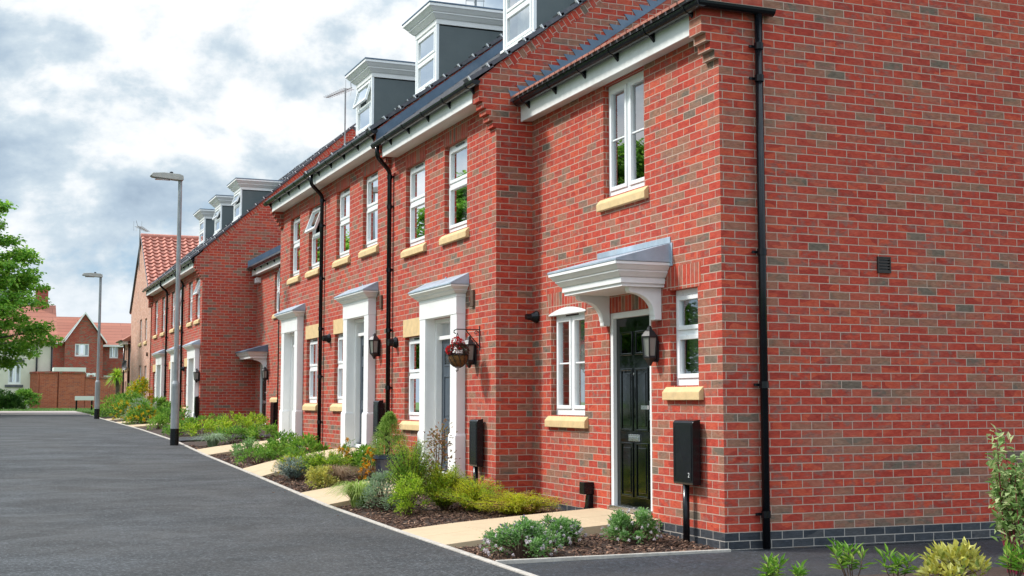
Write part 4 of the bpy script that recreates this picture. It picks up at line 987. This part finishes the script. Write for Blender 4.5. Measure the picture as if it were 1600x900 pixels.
def shrub(name, label, x, y, rx, ry, h, n, L, w, mat, seed, clumps=26, cr=.35, up=.5, stem='twig', flow=None, tip=None, group=None, cat='shrub', loose=.0, z=None):
    r = random.Random(seed); z0 = g(x, y) if z is None else z; b = Vector((x, y, z0))
    t = thing(name, label, cat, tuple(b), group); mb = MB(); sm = MB(); fm = MB(); tm = MB()
    cs = [dome_pt(r, rx, ry, h) for _ in range(clumps)]
    for c in cs:
        mid = Vector((c.x*.35+r.uniform(-.02, .02), c.y*.35+r.uniform(-.02, .02), c.z*.5)); sm.tube([b+Vector((c.x*.1, c.y*.1, -.03)), b+mid, b+c], .007+.004*h, 5, .003)
        R0 = cr*min(rx, ry, h)*r.uniform(.7, 1.3); k = int(n/clumps*r.uniform(.6, 1.4))
        for i in range(k):
            v = rdir(r, .3)*R0*r.uniform(.2, 1)
            p = b+c+v
            if p.z < z0+.005: p.z = z0+.01+r.uniform(0, .03)
            d = (v.normalized()*.9+Vector((c.x/rx*.5, c.y/ry*.5, up))+rdir(r)*.55)
            leaf(tm if tip and r.random() < tip[1] and v.z > 0 else mb, p, d, L*r.uniform(.65, 1.25), w*r.uniform(.7, 1.2), r)
    mb.build('foliage', mat, t, recalc=False); sm.build('stems', stem, t)
    if tm.f: tm.build('tips', tip[0], t, recalc=False)
    if flow:
        for _ in range(flow[1]):
            q_ = dome_pt(r, rx*1.12, ry*1.12, h*1.1, .9); p = b+q_; p.z = max(p.z, z0+.03)
            for j in range(flow[3] if len(flow) > 3 else 9): leaf(fm, p+rdir(r)*flow[2]*.3, rdir(r, .4), flow[2], flow[2]*.7, r)
        fm.build('flowers', flow[0], t, recalc=False)
    return t
def feathery(name, label, x, y, rx, ry, h, sprays, needles, nl, mat, seed, nw=.006, upr=.8, tip=None, cat='shrub', group=None, droop=.2, flow=None, z=None, fluff=.025):
    r = random.Random(seed); z0 = g(x, y) if z is None else z; b = Vector((x, y, z0)); t = thing(name, label, cat, tuple(b), group); mb = MB(); sm = MB(); tm = MB(); fm = MB()
    for i in range(sprays):
        a = r.uniform(0, 6.283); q = r.uniform(.1, 1)**.6
        e = Vector((rx*q*math.cos(a), ry*q*math.sin(a), h*r.uniform(.55, 1)*(1-(1-upr)*q)*math.sqrt(max(.1, 1-.55*q*q))))
        m = Vector((e.x*.4, e.y*.4, e.z*(.45+droop))); pts = [Vector((e.x*.08, e.y*.08, 0)), m*.6, m, e]
        sm.tube([b+p for p in pts], .006, 4, .002, caps=False)
        use = tm if tip and r.random() < tip[1] else mb
        for j in range(needles):
            s = r.uniform(.25, 1); s2 = s*3; k = min(2, int(s2)); p = pts[k].lerp(pts[k+1], s2-k); ax = (pts[k+1]-pts[k]).normalized()
            d = rdir(r)*.9+ax*.9
            leaf(use, b+p+rdir(r)*fluff*(1-s*.4), d, nl*r.uniform(.6, 1.3), nw, r, .1)
        if flow and r.random() < flow[1]:
            for j in range(8): leaf(fm, b+e+rdir(r)*.02, rdir(r, .3), flow[2], flow[2]*.7, r)
    mb.build('foliage', mat, t, recalc=False); sm.build('stems', 'twig', t)
    if tm.f: tm.build('tips', tip[0], t, recalc=False)
    if fm.f: fm.build('flowers', flow[0], t, recalc=False)
    return t
def tuft(name, label, x, y, rad, h, n, w, mat, seed, cat='grass', group=None, z=None):
    r = random.Random(seed); z0 = g(x, y) if z is None else z; b = Vector((x, y, z0-.01)); mb = MB()
    for _ in range(n):
        a = r.uniform(0, 6.283); d = Vector((math.cos(a), math.sin(a), 0)); s = Vector((-d.y, d.x, 0))*w*.5; L = rad*r.uniform(.4, 1.1); H = h*r.uniform(.6, 1.1); p0 = b+d*r.uniform(0, rad*.2)
        pr = None; K = 5
        for i in range(K+1):
            u = i/K; p = p0+d*L*u**1.5+Vector((0, 0, H*(1.9*u-1.25*u*u*(1+.2*L/rad)))); ww = s*(1-u*.85)
            mb.v += [tuple(p-ww), tuple(p+ww)]
            if i: k = len(mb.v); mb.f.append((k-4, k-3, k-1, k-2))
    o = mb.build(name, mat, recalc=False); return tag(o, label, cat, group)
HG = 'low white-flowered shrubs in the nearest bark bed'
shrub('hebe', 'low white-flowered shrub by the kerb in the nearest bark bed, the largest of the three', 4.32, 10.42, .33, .28, .25, 4200, .032, .02, 'f_hebe', 11, 34, .33, flow=('f_white', 70, .016, 22), tip=('f_lilac', .06), group=HG)
shrub('hebe', 'white-flowered shrub at the edge of the buff path, behind the largest one by the kerb', 4.86, 10.92, .28, .22, .21, 3000, .032, .02, 'f_hebe', 12, 28, .33, flow=('f_white', 46, .016, 22), tip=('f_lilac', .05), group=HG)
shrub('hebe', 'white-flowered shrub close to the wall between the black door and the box on a post', 5.55, 10.78, .26, .22, .28, 3000, .032, .02, 'f_hebe', 13, 28, .33, flow=('f_white', 50, .016, 22), group=HG)
feathery('golden_juniper', 'low spreading golden conifer with amber tips in the corner by the cable cover', 5.5, 13.35, .58, .46, .27, 130, 170, .024, 'f_gold', 21, .0075, .75, fluff=.055, droop=.35, tip=('f_amber', .16))
feathery('golden_juniper', 'spreading lime gold conifer in front of the brick step of the row', 5.2, 13.85, .46, .40, .42, 95, 170, .025, 'f_gold', 22, .0075, .8, fluff=.05, droop=.3, tip=('f_lime', .4))
feathery('heather', 'bushy yellow-green feathery shrub leaning in front of the white portico', 5.0, 14.35, .42, .38, .56, 180, 180, .025, 'f_lime', 23, .0075, .85, fluff=.06, droop=.3, tip=('f_gold', .35))
feathery('heather', 'tall feathery light green shrub just right of the potted conifer', 4.62, 14.45, .30, .28, .90, 120, 190, .025, 'f_lime', 24, .0075, .95, fluff=.055, tip=('f_bright', .5))
shrub('small_leaved_shrub', 'upright small-leaved green shrub with a white tag at its foot near the kerb', 4.45, 13.95, .22, .22, .48, 2200, .03, .016, 'f_lime', 25, 30, .3)
tuft('striped_grass', 'arching cream-striped grass at the path edge by the kerb', 4.2, 15.12, .40, .46, 420, .016, 'f_var', 31)
shrub('grey_shrub', 'rounded grey-green shrub next to the striped grass', 4.38, 14.68, .30, .28, .38, 3200, .032, .014, 'f_grey', 32, 34, .33)
shrub('rose_bush', 'thin bronze-leaved rose in front of the slate blue door', 5.05, 14.72, .16, .16, 1.02, 380, .045, .03, 'f_rose', 33, 15, .75, stem='twig', flow=('f_rose', 12, .03, 8))
pt_ = thing('potted_conifer', 'dwarf conifer in a dark blue glazed pot by the downpipe', 'pot plant', (5.2, 17.2, g(5.2, 17.2)))
zc = g(5.2, 17.2)
MB().lathe((5.2, 17.2, zc), [(0, 0), (.15, 0), (.20, .30), (.225, .31), (.225, .36), (.195, .36), (.185, .32), (0, .32)], 20).build('pot', 'pot', pt_, smooth=False)
r = random.Random(8); mb = MB(); sm = MB().tube([(5.2, 17.2, zc+.3), (5.2, 17.2, zc+.92)], .015, 6, .005)
for i in range(340):
    s = r.uniform(0, 1)**.8; a = r.uniform(0, 6.28); rad = .31*(1-s)**.75+.02; e = Vector((5.2+rad*math.cos(a), 17.2+rad*math.sin(a), zc+.36+.56*s)); o0 = Vector((5.2, 17.2, e.z-.04))
    for j in range(26):
        p = o0.lerp(e, r.uniform(.35, 1)); leaf(mb, p+rdir(r)*.02, (e-o0).normalized()+rdir(r)*.9+Vector((0, 0, .4)), .03, .007, r, .1)
mb.build('foliage', 'f_spruce', pt_, recalc=False); sm.build('stem', 'twig', pt_)
shrub('golden_euonymus', 'small cream and gold variegated shrub beside the path to the basket house', 4.28, 17.28, .24, .22, .28, 1700, .036, .022, 'f_euon', 41, 20, .35)
tuft('bronze_sedge', 'bronze brown sedge tuft beside orange flowers', 4.55, 17.5, .42, .42, 520, .007, 'f_sedge', 42)
tuft('bronze_sedge', 'second bronze sedge tuft, nearer the downpipe foot', 4.95, 17.5, .36, .34, 360, .007, 'f_sedge', 43)
shrub('orange_flowers', 'clump of orange flowers right beside the blue glazed pot', 4.98, 17.32, .14, .14, .44, 300, .04, .014, 'f_green', 44, 10, .5, cat='flowers', flow=('f_orange', 26, .04, 14))
shrub('orange_flowers', 'clump of orange flowers against the second white portico foot', 4.95, 18.6, .2, .2, .5, 420, .04, .014, 'f_green', 45, 12, .5, cat='flowers', flow=('f_orange', 26, .04, 14))
feathery('heather', 'big bushy lime green shrub before the middle portico', 4.62, 18.35, .42, .38, .44, 130, 80, .045, 'f_lime', 46, .012, .9, tip=('f_bright', .5))
shrub('leafy_shrub', 'mid green leafy shrub against the wall between the two long downpipes', 5.25, 18.4, .28, .3, .36, 1500, .06, .026, 'f_bright', 47, 26, .35)
feathery('heather', 'fresh green feathery shrub standing left of the big lime green one', 4.45, 19.25, .36, .28, .42, 110, 70, .045, 'f_lime', 48, .012, .95, tip=('f_green', .5))
feathery('cotton_lavender', 'silver blue feathery mound at the kerb before the middle path', 4.25, 18.75, .34, .3, .38, 140, 60, .032, 'f_silver', 49, .009, .8, flow=('f_yellow', .6, .016))
LG = 'leafy shrubs along the middle beds'
def mids(lst):
    for nm, lb, x, y, rx, ry, h, n, L, w, mat, sd in lst: shrub(nm, lb, x, y, rx*.85, ry*.85, h*.72, int(n*.85), L*.85, w*.85, mat, sd, 22, .36)
mids([('leafy_shrub', 'low spreading green shrub by the kerb before the far portico of the nearer row', 4.3, 21.6, .4, .35, .32, 900, .06, .026, 'f_green', 51),
      ('leafy_shrub', 'broad-leaved green shrub against the far white portico', 5.2, 22.0, .42, .45, .42, 900, .09, .04, 'f_bright', 52),
      ('leafy_shrub', 'bright green shrub under the far downpipe of the nearer row', 4.75, 22.6, .4, .4, .32, 800, .08, .035, 'f_bright', 53),
      ('leafy_shrub', 'dark green shrub with long leaves at the last white door', 5.2, 23.7, .4, .4, .42, 700, .10, .04, 'f_green', 54),
      ('leafy_shrub', 'pale-edged leafy shrub between kerb and last portico of the nearer row', 4.5, 23.5, .36, .36, .36, 700, .07, .03, 'f_hebe', 55)])
tuft('lavender', 'spiky grey lavender clump near the kerb, right of the near street lamp', 4.35, 26.4, .45, .42, 420, .012, 'f_grey', 56, cat='plant')
mids([('leafy_shrub', 'round green shrub behind the lavender clump', 4.9, 27.2, .55, .5, .38, 900, .09, .04, 'f_green', 57),
      ('leafy_shrub', 'green shrub at the end of the nearer row, left of its last portico', 5.5, 26.9, .5, .5, .42, 900, .09, .04, 'f_bright', 58),
      ('leafy_shrub', 'olive green shrub in front of the recessed wall', 6.3, 27.8, .6, .45, .4, 900, .08, .035, 'f_green', 59),
      ('leafy_shrub', 'yellowish low shrub beyond the tarmac side path', 4.8, 30.5, .6, .5, .42, 800, .09, .04, 'f_lime', 60),
      ('leafy_shrub', 'dark low shrub close behind the near street lamp', 4.4, 31.3, .45, .6, .38, 700, .09, .04, 'f_green', 61),
      ('leafy_shrub', 'lime green low shrub in the middle of the recessed bed', 5.6, 31.2, .7, .7, .5, 1100, .09, .04, 'f_lime', 62),
      ('leafy_shrub', 'green spreading shrub under the bare gable wall', 5.5, 34.2, .8, .8, .38, 1100, .09, .04, 'f_bright', 63),
      ('leafy_shrub', 'green shrub before the recessed black door', 6.4, 33.2, .6, .8, .42, 900, .09, .04, 'f_lime', 64),
      ('leafy_shrub', 'loose tall green plant at the gable corner of the farther row', 4.9, 35.9, .6, .6, .6, 800, .10, .04, 'f_green', 65),
      ('leafy_shrub', 'low green shrub by the kerb left of the near street lamp', 4.4, 35.2, .4, .8, .42, 800, .09, .04, 'f_bright', 66)])
for i, (nm, x, y, r_, h, mt, fl, lb) in enumerate([
    ('yellow_flowers', 4.45, 38.7, .5, .65, 'f_green', ('f_yellow', 60, .06, 9), 'yellow flowering clump left of the near street lamp'),
    ('yellow_flowers', 4.5, 40.2, .5, .7, 'f_grey', ('f_yellow', 40, .06, 9), 'grey-leaved clump with yellow flowers, middle of the far beds'),
    ('yellow_flowers', 4.35, 42.6, .5, .7, 'f_green', ('f_yellow', 70, .06, 9), 'densest bright yellow flower clump at the far kerb'),
    ('tall_shrub', 4.6, 44.5, .6, 1.1, 'f_green', ('f_yellow', 20, .06, 9), 'tall olive bush at the end of the far beds'),
    ('tall_shrub', 5.1, 46.3, .6, 1.5, 'f_lime', ('f_yellow', 90, .08, 9), 'tall yellow-topped bush under the pink house'),
    ('tall_shrub', 4.6, 47.6, .8, .9, 'f_bright', None, 'broad pale green bush nearest the far street lamp'),
    ('tall_shrub', 5.3, 51.0, .8, .7, 'f_bright', None, 'low bright green bush on the grass before the pink house'),
    ('tall_shrub', 5.3, 43.0, .4, .8, 'f_green', None, 'dark green bush against the far portico of the farther row'),
    ('tall_shrub', 5.2, 39.3, .35, .6, 'f_green', None, 'small green bush between two porticoes of the farther row')]):
    shrub(nm, lb, x, y, r_*.85, r_*.85, h*.82, 900, .10, .045, mt, 80+i, 22, .38, cat='flowers' if 'flowers' in nm else 'shrub', flow=fl)
# foreground bed
FG = 'leafy shoots in the foreground bed'
def shoots(name, label, x, y, n, h, L, w, mat, seed, spread=.14, group=None, stem='twig', whorl=13):
    r = random.Random(seed); z0 = -1.30; t = thing(name, label, 'plant', (x, y, z0), group); mb = MB(); sm = MB()
    for _ in range(n):
        a = r.uniform(0, 6.283); q = r.uniform(.1, 1); H = h*r.uniform(.6, 1); e = Vector((x+spread*q*math.cos(a), y+spread*q*math.sin(a), z0+H)); p0 = Vector((x+spread*.25*q*math.cos(a), y+spread*.25*q*math.sin(a), z0-.02))
        m = p0.lerp(e, .55)+rdir(r)*.02; sm.tube([p0, m, e], .005, 5, .0025)
        for i in range(whorl):
            u = r.uniform(.45, 1.0); p = m.lerp(e, max(0, (u-.55)/.45)) if u > .55 else p0.lerp(m, u/.55); aa = i*2.4+r.uniform(-.3, .3)
            d = Vector((math.cos(aa), math.sin(aa), .35+1.5*max(0, u-.6)*2)); leaf(mb, p, d, L*r.uniform(.7, 1.15), w*r.uniform(.8, 1.15), r, .22)
    mb.build('foliage', mat, t, recalc=False); sm.build('stems', stem, t); return t
shoots('leafy_shoots', 'single narrow-leaved green shoot cluster at the bottom edge, left end of the foreground plants', 5.22, 8.02, 6, .17, .10, .022, 'f_bright', 101, .12, FG)
shoots('leafy_shoots', 'narrow-leaved green shoots in front of the drainpipe foot, second from the left', 5.44, 8.0, 4, .13, .09, .02, 'f_bright', 102, .16, FG)
shoots('leafy_shoots', 'tallest narrow-leaved green shoots in the middle of the foreground', 5.9, 7.98, 7, .25, .11, .023, 'f_bright', 103, .17, FG)
shoots('leafy_shoots', 'green leafy shoots just left of the golden foreground shrub', 6.2, 7.85, 6, .19, .105, .022, 'f_bright', 104, .12, FG)
shoots('leafy_shoots', 'green leafy shoots at the foot of the red-stemmed shrub', 6.98, 7.55, 8, .26, .11, .023, 'f_bright', 106, .17, FG)
shrub('golden_privet', 'golden yellow leafy shrub in the foreground below the blank wall', 6.6, 7.72,   .22, .2, .23, 380, .085, .042, 'f_euon', 105, 24, .3, z=-1.3, up=.9)
dg = thing('red_stemmed_dogwood', 'red-stemmed shrub with pale green leaves at the right edge', 'shrub', (7.39, 7.95, -1.3)); r = random.Random(9); mb = MB(); sm = MB()
for i in range(17):
    a = r.uniform(0, 6.28); q = r.uniform(.2, 1); p0 = Vector((7.39+.1*q*math.cos(a), 7.95+.1*q*math.sin(a), -1.32)); H = r.uniform(.6, 1.04); e = Vector((7.39+.03+.25*q*math.cos(a), 7.95+.26*q*math.sin(a), -1.3+H)); m = p0.lerp(e, .5)+rdir(r)*.04
    sm.tube([p0, m, e], .007, 6, .003)
    for j in range(66):
        u = r.uniform(.42, 1.02); p = p0.lerp(m, u*2) if u < .5 else m.lerp(e, u*2-1); leaf(mb, p+rdir(r)*.045, rdir(r, .25)+Vector((0, 0, -.1)), r.uniform(.05, .085), r.uniform(.034, .052), r, .18)
mb.build('foliage', 'f_dog', dg, recalc=False); sm.build('stems', 'redstem', dg)
# basket flowers
r = random.Random(4); mb = MB(); fm = MB()
for _ in range(260):
    v = rdir(r, .4); p = Vector((bx, by, cz+.1))+Vector((v.x*.11, v.y*.11, max(-.02, v.z*.08))); leaf(mb, p, v+rdir(r)*.5, .045, .036, r)
for c in ((bx-.03, by-.03, cz+.22), (bx+.03, by+.02, cz+.20), (bx-.10, by-.02, cz+.12)):
    for _ in range(70): v = rdir(r); leaf(fm, Vector(c)+v*.045, v+rdir(r)*.4, .03, .028, r)
mb.build('leaves', 'f_purple', hb, recalc=False); fm.build('flowers', 'f_redfl', hb, recalc=False)

# palm, laurels, trees
pm = thing('cordyline_palm', 'spiky-headed cordyline palm by the pale brick cottage', 'palm', (5.85, 62, -.42)); r = random.Random(6); mb = MB()
MB().tube([(5.85, 62, -.5), (5.9, 62, .4), (5.87, 62, 1.05)], .09, 10, .07).build('trunk', 'bark', pm, smooth=True)
for i in range(190):
    a = r.uniform(0, 6.28); el = r.uniform(-.5, 1.3); d = Vector((math.cos(a)*math.cos(el), math.sin(a)*math.cos(el), math.sin(el))); c = Vector((5.87, 62, 1.1)); s = d.cross(Vector((0, 0, 1))).normalized()*.022; L = r.uniform(.5, .72)
    p1 = c+d*L*.5; p2 = c+d*L+Vector((0, 0, -.22)); mb.add([c-s*.5, c+s*.5, p1+s, p1-s, p2], [(0, 1, 2, 3), (3, 2, 4)])
mb.build('leaves', 'f_lime', pm, recalc=False)
tuft('plume', 'pale pinkish seed plume standing above the palm', 6.0, 62.3, .12, 2.2, 30, .03, 'f_sedge', 77, cat='plant', z=-.42)
for i, (x, y, rr, h, lb, mt) in enumerate([(.6, 72.5, 1.0, 1.15, 'dark laurel bush under the cream house window, leftmost', 'f_dark'), (2.3, 73, .75, .95, 'glossy green laurel bush at the left end of the garden wall', 'f_green'), (1.5, 71.6, .7, .7, 'lower bush with purplish leaves between two laurels', 'f_dark')]):
    shrub('laurel', lb, x, y, rr, rr*.7, h, 1800, .16, .08, mt, 90+i, 34, .38, z=-.42, cat='bush')

def tree(label, x, y, z0, H, spread, seed, n_cl=330, per=170, trunk_h=2.0):
    r = random.Random(seed); t = thing('maple_tree', label, 'tree', (x, y, z0)); tr = MB(); lf = MB(); b = Vector((x, y, z0))
    top = b+Vector((.2, 0, H*.86)); tr.tube([b+Vector((0, 0, -.2)), b+Vector((.05, 0, H*.3)), b+Vector((.1, .05, H*.6)), top], .20, 10, .03)
    cl = []
    for i in range(n_cl):
        u = r.uniform(0, 1); zz = trunk_h+(H-trunk_h)*u; a = r.uniform(0, 6.283)
        prof = spread*(.62+.55*math.sin(min(1, (u+.12)*1.9)*math.pi*.5))*(1-u**2.1)**.65*(.8 if u < .06 else 1)
        q = r.uniform(.25, 1)**.55; prof *= 1+.16*math.sin(3*a+u*9)
        cl.append(b+Vector((prof*q*math.cos(a), prof*q*math.sin(a), zz+r.uniform(-.2, .2)-.25*q)))
    for i, c in enumerate(cl):
        if i % 3 == 0:
            s = b+Vector((.05, 0, max(trunk_h*.7, (c.z-z0)*.72))); tr.tube([s, s.lerp(c, .5)+Vector((0, 0, .15)), c], .045, 6, .01, caps=False)
        rr = r.uniform(.28, .62)
        for j in range(int(per*r.uniform(.5, 1.4))):
            v = rdir(r); p = c+Vector((v.x*rr*1.25, v.y*rr*1.25, v.z*rr*.55))*r.uniform(.3, 1); d = Vector((v.x, v.y, -.15))+rdir(r)*.8
            leaf(lf, p, d, r.uniform(.11, .19), r.uniform(.11, .17), r, .15)
    tr.build('trunk', 'bark', t, smooth=True); lf.build('crown', 'f_tree', t, recalc=False)
    return t
t0 = tree('leafy green maple leaning in from the left edge of the street', -1.1, 55, -.5, 9.0, 3.55, 2)
def dup(root, loc, rz, sc, label):
    o = root.copy(); C.objects.link(o); o.location = loc; o.rotation_euler = (0, 0, rz); o.scale = (sc, sc, sc); o['label'] = label
    for ch_ in root.children:
        c2 = ch_.copy(); C.objects.link(c2); c2.parent = o; c2.matrix_parent_inverse = ch_.matrix_parent_inverse.copy()
    return o
dup(t0, (-11.2, 45.5, -.7), 1.9, 1.2, 'large green maple on the opposite verge reflected in the upper windows')
dup(t0, (-9.6, 31, -1.0), 3.7, .95, 'green maple on the opposite verge reflected in the doors')
dup(t0, (-9.0, 55, -.6), 2.7, 1.2, 'green maple on the opposite verge farthest along the road')
dup(t0, (-10.5, 13, -1.3), 5.1, .95, 'green maple on the opposite verge beside the road nearest the viewer')

# ------------------------------------------------------------------ light, sky, camera
SUN = Vector((-.70, .42, .80)).normalized(); EL = math.asin(SUN.z); AZ = math.atan2(SUN.x, SUN.y)
sl = bpy.data.lights.new('sun', 'SUN'); sl.energy = 3.5; sl.angle = R(8); sl.color = (1, .955, .90)
so_ = bpy.data.objects.new('sun', sl); C.objects.link(so_); so_.rotation_euler = SUN.to_track_quat('Z', 'Y').to_euler(); so_.location = SUN*60
w = bpy.data.worlds.new('World'); scene.world = w; w.use_nodes = True; nt = w.node_tree; nt.nodes.clear(); k = N(nt)
out = nt.nodes.new('ShaderNodeOutputWorld'); bg_ = nt.nodes.new('ShaderNodeBackground'); bg_.inputs[1].default_value = .1
sky = k.node('ShaderNodeTexSky', sky_type='NISHITA', sun_disc=False, sun_elevation=EL, sun_rotation=AZ, air_density=1.0, dust_density=1.5, ozone_density=1.0)
gen = k.node('ShaderNodeTexCoord').outputs['Generated']; sp = k.node('ShaderNodeSeparateXYZ', inp={0: gen})
vv = k.node('ShaderNodeVectorMath', operation='MULTIPLY', inp={0: gen, 1: (1.0, 1.0, 1.45)}).outputs[0]
vv = k.node('ShaderNodeVectorMath', operation='ADD', inp={0: vv, 1: (7.1, 3.3, 1.9)}).outputs[0]
def dens_at(dz):
    v = vv if dz == 0 else k.node('ShaderNodeVectorMath', operation='ADD', inp={0: vv, 1: (-.02, 0, dz)}).outputs[0]
    return k.math('ADD', k.math('MULTIPLY', k.noise(v, 3.6, 10, .57, .15), .75), k.math('MULTIPLY', k.noise(v, 11.0, 8, .6, .2), .25))
n0 = dens_at(0); nu = dens_at(.055)
cover = k.ramp(n0, [(.42, 0.0), (.475, 1.0)])
rel = k.math('MULTIPLY', k.math('SUBTRACT', n0, nu), 3.3)
n3 = k.noise(vv, 2.3, 4, .5)
lum = k.math('ADD', k.math('ADD', rel, .5), k.math('ADD', k.math('MULTIPLY', k.math('SUBTRACT', .52, n0), 1.5), k.math('MULTIPLY', k.math('SUBTRACT', n3, .5), .9)))
cc = k.ramp(lum, [(.20, (3.0, 3.9, 4.95)), (.38, (4.1, 5.1, 6.1)), (.52, (5.5, 6.4, 7.1)), (.62, (7.6, 8.0, 8.3)), (.74, (9.3, 9.4, 9.5))])
hor = k.ramp(sp.outputs[2], [(.0, 1.0), (.16, .0)])
cc = k.mix(k.math('MULTIPLY', hor, .7), cc, (5.0, 6.0, 6.9))
skyc = k.mix(.7, k.mix(1.0, sky.outputs[0], (.9, .9, .9), 'MULTIPLY'), (3.1, 5.1, 7.1))
col = k.mix(cover, skyc, cc)
# overcast skies are brighter overhead; gain added there and behind the viewer to fill the walls
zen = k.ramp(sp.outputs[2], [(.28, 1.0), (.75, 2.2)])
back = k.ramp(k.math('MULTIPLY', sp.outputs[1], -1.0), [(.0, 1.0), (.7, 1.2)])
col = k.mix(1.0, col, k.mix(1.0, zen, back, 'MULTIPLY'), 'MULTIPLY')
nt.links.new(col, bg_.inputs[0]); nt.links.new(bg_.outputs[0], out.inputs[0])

cam = bpy.data.cameras.new('camera'); cam.lens = 2050/1600*36; cam.sensor_width = 36; cam.clip_start = .1; cam.clip_end = 2000
co = bpy.data.objects.new('camera', cam); C.objects.link(co); scene.camera = co
yaw, pit, rol = .38619, .08623, .00058
Fv = Vector((math.sin(yaw)*math.cos(pit), math.cos(yaw)*math.cos(pit), math.sin(pit))); rv = Vector((math.cos(yaw), -math.sin(yaw), 0)); uv = rv.cross(Fv)
r2 = rv*math.cos(rol)+uv*math.sin(rol); u2 = r2.cross(Fv)
co.matrix_world = Matrix(((r2.x, u2.x, -Fv.x, 0), (r2.y, u2.y, -Fv.y, 0), (r2.z, u2.z, -Fv.z, 0), (0, 0, 0, 1)))
vs = scene.view_settings; vs.view_transform = 'Standard'; vs.look = 'None'; vs.exposure = 0.28; vs.gamma = 1.0
scene.cycles.max_bounces = 8; scene.cycles.transparent_max_bounces = 12
